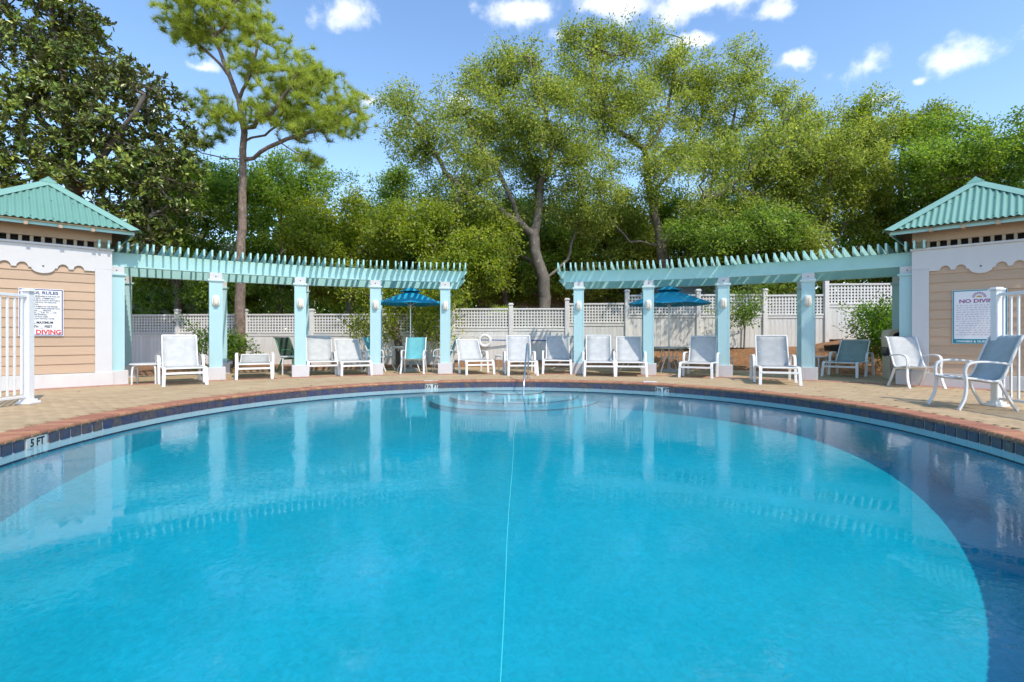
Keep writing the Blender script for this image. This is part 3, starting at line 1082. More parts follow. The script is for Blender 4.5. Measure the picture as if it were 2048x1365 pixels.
# bulkhead lamps on the front posts
def make_lamp():
    t = thing('wall_lamp', '', 'lamp')
    def oval(w, h, n=20):
        return [(w / 2 * math.copysign(abs(math.cos(q)) ** 0.8, math.cos(q)), h / 2 * math.copysign(abs(math.sin(q)) ** 0.62, math.sin(q))) for q in [2 * math.pi * i / n for i in range(n)]]
    MB().prism(oval(0.165, 0.265), (0, 0, 0), (1, 0, 0), (0, 0, 1), (0, -0.035, 0)).build('housing', M['frame'], t, True, bevel=0.006)
    rows = []
    for y, k in ((-0.034, 0.78), (-0.065, 0.74), (-0.088, 0.58), (-0.098, 0.3), (-0.1, 0.02)):
        rows.append([(x * k, y, z * (0.55 + 0.45 * k) * k ** 0.2) for x, z in oval(0.165, 0.255)] )
    rows = [r + [r[0]] for r in rows]
    MB().sheet(rows).build('glass', M['cream'], t, 'all')
    g = MB()
    for x in (-0.036, 0, 0.036):
        g.tube([(x, -0.03, -0.118), (x, -0.08, -0.105), (x, -0.102, -0.05), (x, -0.106, 0), (x, -0.102, 0.05), (x, -0.08, 0.105), (x, -0.03, 0.118)], 0.0055, 6)
    g.build('guard', M['frame'], t, True)
    return t


lamp = make_lamp()
POST_WORDS = ['the pergola post at the open gap', 'the post one in from the gap', 'the middle post', 'the post next to the pavilion post']
first = True
for s in (-1, 1):
    for k in range(4):
        a = s * R(ANG[k])
        o = lamp if first else copy_tree(lamp)
        first = False
        o.location = ring_pt(RC, RF - 0.1425, a, 1.89)
        o.rotation_euler = (0, 0, -a)
        tag(o, 'cream oval bulkhead lamp on %s, %s pergola' % (POST_WORDS[k], 'sunlit striped' if s < 0 else 'shaded'), 'lamp', 'bulkhead lamps on the pergola posts')

# ---------------------------------------------------------------- pavilions
PAV = Vector((8.57, 10.97, 0))
PW_ = 2.18


def build_pavilion(s, label):
    root = thing('pavilion', label, 'pavilion', (s * PAV.x, PAV.y, 0), -s * R(45), 'twin pavilions beside the pool')
    W = PW_
    def X(t): return s * t
    # core walls
    b = MB()
    b.span(X(0.02), X(W - 0.02), 0.035, W, 0.0, 2.9)
    b.build('wall', M['peach'], root)
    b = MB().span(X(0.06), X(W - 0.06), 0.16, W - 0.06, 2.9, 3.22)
    b.build('vent_shade_box', M['dark'], root)  # solid box, coloured dark to give the slots their shade
    # siding boards, lapped: each leans out at its foot
    z0, z1, pitch = 0.285, 2.62, 0.187
    k = 0
    z = z0
    while z < z1:
        zt = min(z + pitch + 0.012, z1)
        b = MB()
        x0, x1 = X(0.27), X(W - 0.27)
        b.add([(x0, 0.008, z), (x1, 0.008, z), (x1, 0.026, zt), (x0, 0.026, zt), (x0, 0.034, z), (x1, 0.034, z), (x1, 0.034, zt), (x0, 0.034, zt)],
              [(0, 1, 2, 3), (7, 6, 5, 4), (0, 4, 5, 1), (1, 5, 6, 2), (2, 6, 7, 3), (3, 7, 4, 0)])
        b.build('siding_board', M['peach'], root)
        z += pitch
    # white frame: stiles, scalloped header, skirt
    for t0, t1 in ((0.0, 0.285), (W - 0.285, W)):
        MB().span(X(t0), X(t1), -0.022, 0.05, 0.27, 2.46).build('stile', M['white'], root, bevel=0.004)
    c = W / 2
    prof = [(0.0, 2.855), (0.0, 2.462), (0.287, 2.462), (0.287, 2.405)]
    def arc(cx, r, up, n=10):
        out = []
        for q in range(n + 1):
            t = math.pi * (1 - q / n)
            out.append((cx + r * math.cos(t), 2.405 + (r * math.sin(t) * 1.1 if up else -r * math.sin(t) * 0.62)))
        return out
    prof += arc(c - 0.545, 0.085, True) + arc(c - 0.30, 0.085, True) + arc(c, 0.175, False) + arc(c + 0.30, 0.085, True) + arc(c + 0.545, 0.085, True)
    prof += [(W - 0.287, 2.405), (W - 0.287, 2.462), (W, 2.462), (W, 2.855)]
    MB().prism([(X(t), z) for t, z in prof], (0, -0.022, 0), (1, 0, 0), (0, 0, 1), (0, 0.055, 0)).build('scalloped_header', M['white'], root)
    MB().span(X(-0.03), X(W + 0.03), -0.055, 0.10, 2.857, 2.90).build('drip_ledge', M['white'], root, bevel=0.004)
    MB().span(X(-0.012), X(W + 0.012), -0.045, 0.06, 0.0, 0.275).build('skirt_board', M['skirt'], root, bevel=0.005)
    bt = MB().lathe([(0.014, 0), (0.014, 0.01), (0.006, 0.014)], 10).build('bolt', M['iron'], root, loc=(X(c), -0.022, 2.44)); bt.rotation_euler = (R(90), 0, 0)
    # vent band: posts between dark slots, and a board above
    npost = 13
    for i in range(npost):
        t = 0.10 + (W - 0.20) * i / (npost - 1)
        MB().span(X(t - 0.026), X(t + 0.026), 0.05, 0.16, 2.9, 3.03).build('vent_mullion', M['tan_wood'], root)
    MB().span(X(0.03), X(0.22), 0.045, 0.155, 2.902, 3.028).build('vent_end', M['tan_wood'], root)
    MB().span(X(0.0), X(W), 0.02, 0.17, 3.03, 3.25).build('frieze_board', M['peach'], root, bevel=0.004)
    # roof: four corrugated sheets, hip flashings, eave board and rafter tails
    o = 0.40
    ze, apex = 3.29, Vector((X(0.96), 1.02, 4.38))
    cor = [Vector((X(-o), -o, ze)), Vector((X(W + o), -o, ze)), Vector((X(W + o), W + o, ze)), Vector((X(-o), W + o, ze))]
    b = MB(); b.add([c_ - Vector((0, 0, 0.03)) for c_ in cor] + [apex - Vector((0, 0, 0.05))], [(0, 1, 4), (1, 2, 4), (2, 3, 4), (3, 0, 4)])
    roof = b.build('roof', M['plywood'], root)
    for i in range(4):
        A, B = cor[i], cor[(i + 1) % 4]
        e = (B - A).normalized()
        L = (B - A).length
        foot = A + e * (apex - A).dot(e)
        up = apex - foot
        nrm = e.cross(up).normalized()
        if nrm.z < 0: nrm = -nrm
        tf = (foot - A).length
        cols = []
        nn = int(L / 0.0131)
        for j in range(nn + 1):
            x = L * j / nn
            f = x / tf if x < tf else (L - x) / (L - tf)
            amp = 0.016 * math.sin(2 * math.pi * x / 0.105)
            cols.append([A + e * x + nrm * (amp + 0.012), A + e * x + up * (f * 0.97) + nrm * (amp + 0.012)])
        MB().sheet(cols).build('roof_sheet', M['roof'], roof, 'all')
        # screw heads in rows
        sc = MB()
        for fr in (0.035, 0.45, 0.72):
            for j in range(3, int(L / 0.33)):
                x = 0.33 * j + 0.033
                f = x / tf if x < tf else (L - x) / (L - tf)
                if f * 0.9 < fr + 0.06: continue
                p = A + e * x + up * fr + nrm * 0.031
                sc.bar(p, p + nrm * 0.008, 0.016, 0.016, up)
        sc.build('roof_screws', M['iron'], roof)
    for i in range(4):
        A = cor[i]
        prv, nxt = cor[i - 1], cor[(i + 1) % 4]
        d = (apex - A).normalized()
        b = MB()
        for nb in (prv, nxt):
            e = (nb - A).normalized()
            flat = (e - d * e.dot(d)).normalized()
            foot = A + e * (apex - A).dot(e)
            n_ = e.cross(apex - foot).normalized()
            if n_.z < 0: n_ = -n_
            lift = n_ * 0.036
            b.add([A - d * 0.03 + lift + Vector((0, 0, 0.008)), apex + lift, apex + flat * 0.17 + lift - d * 0.0, A + flat * 0.17 + d * 0.02 + lift], [(0, 1, 2, 3)])
        b.build('hip_flashing', M['cap'], roof)
    pk = MB().add([apex + Vector((0, 0, 0.10))] + [apex + (c_ - apex).normalized() * 0.24 + Vector((0, 0, 0.052)) for c_ in cor], [(0, 1, 2), (0, 2, 3), (0, 3, 4), (0, 4, 1)])
    pk.build('peak_cap', M['roof'], roof)
    # eave boards under the corrugations
    for i in range(4):
        A, B = cor[i], cor[(i + 1) % 4]
        inn = (Vector((X(W / 2), W / 2, ze)) - (A + B) / 2).normalized()
        A2, B2 = A + inn * 0.07 + (B - A).normalized() * 0.07, B + inn * 0.07 - (B - A).normalized() * 0.07
        MB().bar(A2 - Vector((0, 0, 0.055)), B2 - Vector((0, 0, 0.055)), 0.03, 0.075).build('eave_board', M['aqua_beam'], root)
    for t in (0.35, 0.85, 1.35, 1.85):
        MB().bar((X(t), -o + 0.02, ze - 0.075), (X(t), 0.03, ze - 0.03), 0.06, 0.07).build('rafter_tail', M['tan_wood'], root)
    return root


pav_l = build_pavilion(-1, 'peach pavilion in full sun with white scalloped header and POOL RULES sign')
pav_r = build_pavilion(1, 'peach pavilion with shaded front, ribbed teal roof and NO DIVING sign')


def sign_on(pav, s, t0, t1, z0, z1, name, label):
    t = thing(name, label, 'sign', pav.location, pav.rotation_euler.z)
    xa, xb = sorted((s * t0, s * t1))
    MB().span(xa, xb, -0.012, 0.0, z0, z1).build('panel', M['sign_white'], t)
    return t, xa, xb


# POOL RULES
S, xa, xb = sign_on(pav_l, -1, 0.784, 1.444, 1.045, 1.985, 'pool_rules_sign', 'white POOL RULES sign with blue border and red NO DIVING line')
def frame_lines(S, xa, xb, z0, z1, w, ins, mat):
    b = MB(); y0, y1 = -0.0135, -0.012
    b.span(xa + ins, xb - ins, y0, y1, z1 - ins - w, z1 - ins); b.span(xa + ins, xb - ins, y0, y1, z0 + ins, z0 + ins + w)
    b.span(xa + ins, xa + ins + w, y0, y1, z0 + ins + w, z1 - ins - w); b.span(xb - ins - w, xb - ins, y0, y1, z0 + ins + w, z1 - ins - w)
    b.build('border', mat, S)
frame_lines(S, xa, xb, 1.045, 1.985, 0.016, 0.012, M['ink_blue'])
cx = (xa + xb) / 2
text('lettering', 'POOL RULES', 0.085, M['ink_blue'], S, (cx, -0.014, 1.875), align='CENTER', bold=0.0025, width=0.50)
rules = ['NO FOOD OR BEVERAGES IN THE POOL OR', 'ON POOL WET DECK.  COMMERCIALLY', 'BOTTLED WATER IN PLASTIC BOTTLES IS', 'ALLOWED ON THE POOL WET DECK FOR', 'POOL HYDRATION.',
         'NO GLASS OR ANIMALS IN THE FENCED', 'POOL AREA (OR 50 FEET FROM UNFENCED POOL).', 'BATHING LOAD: ____ PERSONS.', 'POOL HOURS: ___ A.M. TO ___ P.M.', 'SHOWER BEFORE ENTERING.', 'NO SMOKING IN POOL AREA.', 'DO NOT SWALLOW THE POOL WATER.']
for i, ln in enumerate(rules):
    text('lettering', ln, 0.036, M['ink_black'], S, (xa + 0.05, -0.014, 1.822 - i * 0.0405), bold=0.0008, width=min(0.56, 0.0158 * len(ln)))
text('lettering', 'POOL MAXIMUM', 0.068, M['ink_black'], S, (xa + 0.10, -0.014, 1.29), bold=0.002, width=0.40)
text('lettering', 'DEPTH __ FEET', 0.068, M['ink_black'], S, (xa + 0.11, -0.014, 1.21), bold=0.002, width=0.38)
text('lettering', 'NO DIVING', 0.125, M['ink_red'], S, (cx, -0.014, 1.082), align='CENTER', bold=0.004, width=0.58)

# NO DIVING
S, xa, xb = sign_on(pav_r, 1, 0.66, 1.471, 0.886, 1.973, 'no_diving_sign', 'white NO DIVING sign with sunburst logo and teal border')
frame_lines(S, xa, xb, 0.886, 1.973, 0.020, 0.006, M['ink_teal'])
cx = (xa + xb) / 2
MB().span(xa + 0.026, xb - 0.026, -0.0138, -0.012, 0.892, 0.985).build('footer_band', M['ink_teal'], S)
text('lettering', 'OWNERS & GUESTS ONLY', 0.055, M['sign_white'], S, (cx, -0.0152, 0.918), align='CENTER', bold=0.0015, width=0.70)
text('lettering', 'NO DIVING', 0.10, M['ink_plum'], S, (cx, -0.014, 1.715), align='CENTER', bold=0.003, width=0.60)
b = MB()
for i in range(13):
    q = R(4 + i * 172 / 12)
    d = Vector((math.cos(q), 0, math.sin(q)))
    o = Vector((cx, -0.0135, 1.82))
    pd = Vector((-d.z, 0, d.x))
    l0, l1 = 0.05, 0.115
    b.add([o + d * l0, o + d * (l0 + 0.045) + pd * 0.008, o + d * l1, o + d * (l0 + 0.045) - pd * 0.008], [(0, 1, 2, 3)])
b.build('sunburst_logo', M['ink_plum'], S)
b = MB()
b.add([(cx + 0.042 * math.cos(R(q)), -0.0136, 1.82 + 0.034 * math.sin(R(q))) for q in range(0, 181, 15)], [tuple(range(13))])
b.build('sun_disc', M['ink_gold'], S)
# the small print is too faded to read: broken word strokes
b = MB()
r = random.Random(9)
for i in range(14):
    z = 1.655 - i * 0.0455
    x = xa + 0.06 + (0.05 if i in (8, 10, 12) else 0.0)
    end = xb - r.uniform(0.06, 0.30)
    while x < end:
        w = r.uniform(0.02, 0.075)
        n = max(2, int(w / 0.012))
        for q in range(n):
            h = 0.012 if r.random() < 0.6 else 0.018
            x0 = x + q * w / n
            b.add([(x0, -0.0134, z), (x0 + w / n * 0.66, -0.0134, z), (x0 + w / n * 0.66, -0.0134, z + h), (x0, -0.0134, z + h)], [(0, 1, 2, 3)])
        x += w + 0.018
b.build('faded_print', M['ink_pink'], S)


# ---------------------------------------------------------------- fence
def build_fence():
    # posts: (pixel column, distance, foot height, top of the panel to the right, foot of that panel)
    P = [(60, 18.9, 0, 1.83, 0.0), (218, 18.8, 0, 1.83, 0.0), (355, 18.7, 0, 1.84, 0.0), (490, 18.6, 0, 1.84, 0.0), (624, 18.5, 0, 1.84, 0.0), (764, 18.4, 0, 1.85, 0.02), (905, 18.2, 0.1, 2.02, 0.2),
         (1022, 18.05, 0.2, 2.02, 0.2), (1134, 18.0, 0.22, 2.19, 0.34), (1254, 17.8, 0.4, 2.47, 0.62), (1396, 17.6, 0.62, 2.47, 0.66), (1529, 17.4, 0.66, 2.44, 0.66), (1652, 17.2, 0.68, 2.80, 0.95),
         (1800, 17.0, 0.95, 2.80, 0.95), (1950, 16.9, 0.95, 2.80, 0.95), (2090, 16.8, 0.95, 0, 0)]
    root = thing('lattice_fence', 'whitewashed board fence with lattice top stepping up behind the pergolas', 'fence', (0, 18, 0))
    O = Vector(root.location)
    r = random.Random(8)
    pts = [Vector(((p[0] - CX) * p[1] / F, p[1], 0)) for p in P]
    for i, p in enumerate(P):
        c = pts[i] - O
        tops = [P[j][3] for j in (i - 1, i) if 0 <= j < len(P) - 1]
        h = max(tops) + 0.11
        post = MB().span(-0.072, 0.072, -0.072, 0.072, p[2] - 0.25, h).build('fence_post', M['fence'], root, bevel=0.006, loc=c)
        MB().box((0, 0, h + 0.02), (0.19, 0.19, 0.04)).box((0, 0, h + 0.055), (0.15, 0.15, 0.035)).build('post_cap', M['fence'], post, bevel=0.008)
    for i in range(len(P) - 1):
        a, b_ = pts[i] - O, pts[i + 1] - O
        d = (b_ - a).normalized(); L = (b_ - a).length
        rz = math.atan2(d.y, d.x)
        top, foot = P[i][3], P[i][4]
        lat0 = top - 0.66
        w0, w1 = 0.075, L - 0.075
        m = MB()
        # lattice strips: uprights in front, crosspieces behind
        n = round((w1 - w0) / 0.104)
        st = (w1 - w0) / n
        for k in range(n + 1):
            x = w0 + k * st
            m.span(x - 0.024, x + 0.024, -0.008, -0.0005, lat0, top - 0.05)
        nz = 6
        for k in range(nz + 1):
            z = lat0 + (top - 0.05 - lat0) * k / nz
            m.span(w0, w1, 0.0005, 0.008, z - 0.023, z + 0.023)
        panel = m.build('lattice_panel', M['fence'], root, loc=a)
        panel.rotation_euler = (0, 0, rz)
        MB().span(w0, w1, -0.035, 0.03, top - 0.055, top).build('top_rail', M['fence'], panel, bevel=0.004)
        MB().span(w0, w1, -0.045, 0.03, lat0 - 0.05, lat0 + 0.012).build('middle_rail', M['fence'], panel, bevel=0.004)
        MB().span(w0, w1, -0.032, 0.03, lat0 - 0.14, lat0 - 0.075).build('lower_rail', M['fence'], panel, bevel=0.004)
        npk = round((w1 - w0) / 0.135)
        pw = (w1 - w0) / npk
        for k in range(npk):
            x = w0 + (k + 0.5) * pw
            pl = MB().span(-pw / 2 + 0.003, pw / 2 - 0.003, -0.012, 0.010, foot - 0.02 + r.uniform(0, 0.012), lat0 - 0.06)
            pl.build('plank', M['fence'], panel, loc=(x, r.uniform(-0.003, 0.003), 0))
    return root


build_fence()


# white picket railings at both ends of the deck
def build_railing(s, post_px, post_py, label):
    p = gnd(post_px, post_py - 4)
    t = thing('picket_railing', label, 'railing', p, 0, 'white picket railings')
    d = Vector((s * -0.02, -1, 0)).normalized()
    L = 2.6
    H = 1.66
    for k in (0, 1):
        c = d * (L * k)
        MB().box((c.x, c.y, 0.88), (0.098, 0.098, 1.70)).build('rail_post', M['rail'], t, bevel=0.008)
        MB().box((c.x, c.y, 0.02), (0.21, 0.21, 0.04)).box((c.x, c.y, 0.055), (0.16, 0.16, 0.035)).build('foot_plate', M['rail'], t, bevel=0.01)
        MB().box((c.x, c.y, 1.742), (0.15, 0.15, 0.025)).box((c.x, c.y, 1.762), (0.11, 0.11, 0.02)).build('post_cap', M['rail'], t, bevel=0.006)
    a, b_ = d * 0.06, d * (L - 0.06)
    MB().bar(a + Vector((0, 0, H)), b_ + Vector((0, 0, H)), 0.055, 0.045).build('top_rail', M['rail'], t, bevel=0.006)
    MB().bar(a + Vector((0, 0, 0.12)), b_ + Vector((0, 0, 0.12)), 0.04, 0.04).build('bottom_rail', M['rail'], t, bevel=0.005)
    n = 23
    for k in range(1, n):
        c = d * (L * k / n)
        MB().box((c.x, c.y, (H + 0.12) / 2), (0.026, 0.026, H - 0.12 - 0.07)).build('picket', M['rail'], t, bevel=0.003)
    return t


build_railing(-1, 57, 812, 'white picket railing in front of the POOL RULES sign')
build_railing(1, 1993, 817, 'white picket railing in front of the NO DIVING sign')

# ---------------------------------------------------------------- furniture
def bez(pts, n=8):
    """smooth polyline through pts (Catmull-Rom)"""
    P = [Vector(p) for p in pts]
    P = [P[0] * 2 - P[1]] + P + [P[-1] * 2 - P[-2]]
    out = []
    for i in range(1, len(P) - 2):
        for k in range(n):
            t = k / n
            a, b, c, d = P[i - 1], P[i], P[i + 1], P[i + 2]
            out.append(0.5 * ((2 * b) + (c - a) * t + (2 * a - 5 * b + 4 * c - d) * t * t + (3 * b - a - 3 * c + d) * t ** 3))
    out.append(P[-2])
    return out


def make_chaise(label, loc, rz, back=66, sling='sling', width=0.74):
    """foot end at the local origin looking to -Y, head end at +Y; back = backrest angle in degrees"""
    t = thing('chaise_lounge', label, 'chaise lounge', loc, rz, 'chaise lounges round the pool')
    w = width / 2
    for sx in (-1, 1):
        x = sx * w
        # foot leg: wide flat strap that bends over into the side rail
        MB().strap(bez([(x * 1.04, -0.03, 0), (x * 1.02, 0.0, 0.20), (x, 0.03, 0.33), (x, 0.12, 0.375), (x, 0.5, 0.37), (x, 1.0, 0.36), (x, 1.42, 0.33)], 5), 0.062, 0.034, (1, 0, 0)).build('side_rail', M['frame'], t, True, bevel=0.005)
        # arm hoop
        xa = x + sx * 0.045
        MB().strap(bez([(xa, 0.66, 0.0), (xa, 0.72, 0.30), (xa, 0.76, 0.52), (xa, 0.84, 0.595), (xa, 1.05, 0.605), (xa, 1.26, 0.585), (xa, 1.34, 0.50), (xa, 1.38, 0.28), (xa, 1.42, 0.0)], 5), 0.058, 0.03, (1, 0, 0)).build('arm_hoop', M['frame'], t, True, bevel=0.005)
    MB().bar((-w, 0.0, 0.265), (w, 0.0, 0.265), 0.028, 0.045).build('cross_bar', M['frame'], t, bevel=0.004)
    MB().tube([(-w, 0.05, 0.365), (w, 0.05, 0.365)], 0.017, 8).build('cross_bar', M['frame'], t, True)
    MB().tube([(-w, 1.40, 0.32), (w, 1.40, 0.32)], 0.015, 8).build('cross_bar', M['frame'], t, True)
    ws = w - 0.035
    rows = []
    for i in range(9):
        y = 0.05 + 0.95 * i / 8
        rows.append([(ws * k, y, 0.385 - 0.022 * math.sin(math.pi * i / 8) * (1 - k * k * 0.6) - 0.002 * i) for k in (-1, -0.5, 0, 0.5, 1)])
    MB().sheet(rows, 0.006).build('seat_sling', M[sling], t, 'all')
    a = R(back)
    hy, hz, bl = 1.0, 0.365, 0.74
    ca, sa = math.cos(a), math.sin(a)
    rows = []
    for i in range(9):
        u = bl * i / 8
        sag = -0.02 * math.sin(math.pi * i / 8)
        rows.append([(ws * 0.97 * k, hy + u * ca - sag * sa * (1 - k * k), hz + u * sa + sag * ca * (1 - k * k)) for k in (-1, -0.5, 0, 0.5, 1)])
    MB().sheet(rows, 0.006).build('back_sling', M[sling], t, 'all')
    fr = MB()
    for sx in (-1, 1):
        fr.tube([(sx * ws, hy - 0.01, hz - 0.01), (sx * ws * 0.985, hy + bl * ca, hz + bl * sa)], 0.015, 8)
    fr.tube([(-ws * 0.985, hy + bl * ca, hz + bl * sa), (ws * 0.985, hy + bl * ca, hz + bl * sa)], 0.015, 8)
    fr.build('back_frame', M['frame'], t, True)
    if back > 15:
        MB().tube([(-ws * 0.8, hy + 0.35 * ca, hz + 0.35 * sa), (-ws * 0.8, hy + 0.38, 0.34), (ws * 0.8, hy + 0.38, 0.34), (ws * 0.8, hy + 0.35 * ca, hz + 0.35 * sa)], 0.009, 6).build('prop_bar', M['frame'], t, True)
    return t


def place(pxl, pyl, pxr, pyr, turn=0.0):
    """where the two foot legs stand -> location and heading"""
    a, b = gnd(pxl, pyl), gnd(pxr, pyr)
    c = (a + b) / 2
    rz = math.atan2(b.y - a.y, b.x - a.x)
    return (c.x, c.y, 0), rz + R(turn)


def face(px, py, deg):
    c = gnd(px, py)
    return (c.x, c.y, 0), R(deg)


G = 'chaise lounges round the pool'
for spec in [
    (371, 772, 38, 70, 'sling', 'pale sling chaise lounge between the small round white table and a pergola post'),
    (509, 759.5, 26, 14, 'sling', 'pale chaise lounge with backrest laid nearly flat in front of the pine trunk'),
    (647, 752, 26, 68, 'sling', 'upright chaise lounge between the middle sunlit post and an angled chaise'),
    (713.5, 752, 28, 52, 'sling', 'angled chaise lounge against the sunlit post nearest the teal chairs'),
    (960.5, 750, 19, 50, 'sling', 'low angled chaise lounge in front of the white life ring'),
    (1046, 752, 5, 68, 'sling', 'upright sunlit chaise lounge behind the steel handrail'),
    (1114, 749, -6, 66, 'sling', 'chaise lounge between the handrail chaise and the gap post of the shaded pergola'),
    (1199.5, 754, -8, 70, 'sling', 'chaise lounge under the shaded pergola with its arm against the gap post'),
    (1262.5, 754.5, -10, 62, 'sling', 'chaise lounge against the second shaded post, touching the next chaise'),
    (1391, 757, -29, 66, 'sling', 'chaise lounge standing in front of the double tier umbrella table'),
    (1560, 771, -19, 68, 'sling_grey', 'stained grey chaise lounge standing alone nearest the pool coping'),
    (1679, 755, -47, 50, 'sling_old', 'faded green grey chaise lounge in shade in front of the mulch slope'),
]:
    if 'sling_grey' not in M:
        M['sling_grey'] = sling_mat('stained_grey_sling', (0.50, 0.51, 0.50), 0.2)
    px, py, turn, back, sl, lab = spec
    loc, rz = face(px, py, turn)
    make_chaise(lab, loc, rz, back, sl)


def make_chair(label, loc, rz, sling, group, frame='frame', scale=1.0):
    """sling dining chair looking to -Y"""
    t = thing('sling_chair', label, 'chair', loc, rz, group)
    w = 0.30
    for sx in (-1, 1):
        x = sx * w
        MB().strap(bez([(x * 1.06, -0.33, 0.0), (x * 1.03, -0.255, 0.16), (x, -0.23, 0.36), (x, -0.245, 0.52), (x * 1.02, -0.20, 0.615), (x * 1.04, -0.05, 0.645), (x * 1.05, 0.16, 0.632), (x * 1.05, 0.27, 0.615)], 5), 0.045, 0.026, (1, 0, 0)).build('arm_and_front_leg', M[frame], t, True, bevel=0.004)
        MB().strap(bez([(x * 1.02, 0.36, 0.0), (x, 0.255, 0.18), (x * 0.97, 0.17, 0.37)], 5), 0.042, 0.026, (1, 0, 0)).build('back_leg', M[frame], t, True, bevel=0.004)
        MB().strap(bez([(x * 0.93, -0.27, 0.43), (x * 0.93, -0.1, 0.415), (x * 0.93, 0.10, 0.385), (x * 0.93, 0.20, 0.42), (x * 0.93, 0.27, 0.56), (x * 0.93, 0.37, 0.82), (x * 0.93, 0.44, 0.97), (x * 0.93, 0.51, 1.0)], 5), 0.030, 0.028, (1, 0, 0)).build('side_rail', M[frame], t, True, bevel=0.004)
    MB().tube([(-w, -0.24, 0.405), (w, -0.24, 0.405)], 0.014, 8).build('front_bar', M[frame], t, True)
    MB().tube([(-w, 0.16, 0.36), (w, 0.16, 0.36)], 0.014, 8).build('rear_bar', M[frame], t, True)
    ws = w * 0.90
    prof = bez([(0, -0.28, 0.435), (0, -0.1, 0.42), (0, 0.10, 0.388), (0, 0.195, 0.425), (0, 0.265, 0.56), (0, 0.365, 0.82), (0, 0.435, 0.975), (0, 0.515, 1.005)], 4)
    rows = []
    for i, p in enumerate(prof):
        rows.append([(ws * k, p.y + 0.02 * (1 - k * k) * (1 if p.z > 0.5 else 0), p.z - 0.018 * (1 - k * k) * (1 if p.z < 0.5 else 0)) for k in (-1, -0.5, 0, 0.5, 1)])
    MB().sheet(rows, 0.005).build('sling', M[sling], t, 'all')
    t.scale = (scale,) * 3
    return t


# the two loose chairs by the NO DIVING sign
c = gnd(1825, 772)
make_chair('pale grey striped sling chair facing the pool, backed against the aqua pavilion post', (8.26, 10.47, 0), R(-6), 'sling', 'chairs beside the NO DIVING pavilion', scale=1.03)
make_chair('slate blue sling chair turned sideways in front of the white picket railing', (6.70, 7.50, 0), R(-99), 'sling_blue', 'chairs beside the NO DIVING pavilion', scale=1.06)


def make_umbrella(label, loc, rad, ztop, zrim, rz=0.0, vent=True, sides=8):
    t = thing('patio_umbrella', label, 'umbrella', loc, rz, 'blue umbrellas under the pergolas')
    MB().tube([(0, 0, 0.1), (0, 0, ztop - 0.02)], 0.022, 12).build('pole', M['alu'], t, True)
    MB().lathe([(0.30, 0), (0.31, 0.02), (0.30, 0.05), (0.10, 0.09), (0.045, 0.11), (0.045, 0.28), (0.03, 0.30)], 24).build('base', M['concrete'], t, True)
    rows = []
    m = 10
    for i in range(m + 1):
        u = 0.03 + 0.97 * i / m
        row = []
        for k in range(sides * 4 + 1):
            q = 2 * math.pi * k / (sides * 4)
            f = (k % 4) / 4.0
            sag = math.sin(math.pi * f)
            rr = rad * u * (math.cos(math.pi / sides) / math.cos((f - 0.5) * 2 * math.pi / sides))
            z = ztop - 0.03 - (ztop - zrim) * (u ** 0.97) - 0.045 * sag * u * (1 - 0.5 * u)
            row.append((rr * math.cos(q), rr * math.sin(q), z))
        rows.append(row)
    can = MB().sheet(rows, 0.004).build('canopy', M['umbrella'], t, True)
    if vent:
        rows = []
        for i in range(4):
            u = 0.01 + 0.30 * i / 3
            row = []
            for k in range(sides * 4 + 1):
                q = 2 * math.pi * k / (sides * 4)
                f = (k % 4) / 4.0
                rr = rad * u * (math.cos(math.pi / sides) / math.cos((f - 0.5) * 2 * math.pi / sides))
                row.append((rr * math.cos(q), rr * math.sin(q), ztop + 0.045 - (ztop - zrim) * u * 0.95 - 0.01 * math.sin(math.pi * f)))
            rows.append(row)
        MB().sheet(rows, 0.004).build('vent_cap', M['umbrella'], can, True)
    for k in range(sides):
        q = 2 * math.pi * k / sides
        d = Vector((math.cos(q), math.sin(q), 0))
        p0, p1 = Vector((0, 0, ztop - 0.06)), d * (rad * 0.97) + Vector((0, 0, zrim - 0.012))
        rb = MB().tube([p0, p1], 0.008, 6).build('rib', M['alu'], t, True)
        mid = p0.lerp(p1, 0.5)
        MB().tube([(0, 0, zrim - 0.08), mid - Vector((0, 0, 0.008))], 0.006, 6).build('strut', M['alu'], rb, True)
    MB().lathe([(0.03, 0), (0.034, 0.03), (0.02, 0.05), (0.022, 0.07), (0.0, 0.095)], 12, (0, 0, ztop - 0.01)).build('finial', M['alu'], t, True)
    MB().lathe([(0.024, 0), (0.05, 0.01), (0.05, 0.06), (0.024, 0.08)], 12, (0, 0, zrim - 0.12)).build('hub', M['alu'], t, True)
    return t


def make_table(label, loc, rad=0.56, h=0.72, rz=0.0):
    t = thing('patio_table', label, 'table', loc, rz, 'round patio tables')
    MB().lathe([(0.026, h - 0.012), (rad - 0.02, h - 0.012), (rad, h - 0.006), (rad, h + 0.006), (rad - 0.02, h + 0.012), (0.026, h + 0.012)], 40).build('table_top', M['glass_top'], t, True)
    for k in range(4):
        q = R(45 + 90 * k)
        d = Vector((math.cos(q), math.sin(q), 0))
        prof = [(0.47, 0.0), (0.40, 0.14), (0.27, 0.32), (0.23, 0.46), (0.30, 0.62), (0.40, 0.66), (0.44, 0.60)]
        lg = MB().tube(bez([d * a + Vector((0, 0, z)) for a, z in prof], 5), 0.014, 8)
        lg.build('leg', M['frame'], t, True)
    MB().tube([(0.25 * math.cos(R(a)), 0.25 * math.sin(R(a)), 0.42) for a in range(0, 361, 15)], 0.010, 6).build('leg_ring', M['frame'], t, True)
    MB().tube([(0.50 * math.cos(R(a)), 0.50 * math.sin(R(a)), h - 0.03) for a in range(0, 361, 15)], 0.014, 6).build('top_ring', M['frame'], t, True)
    return t


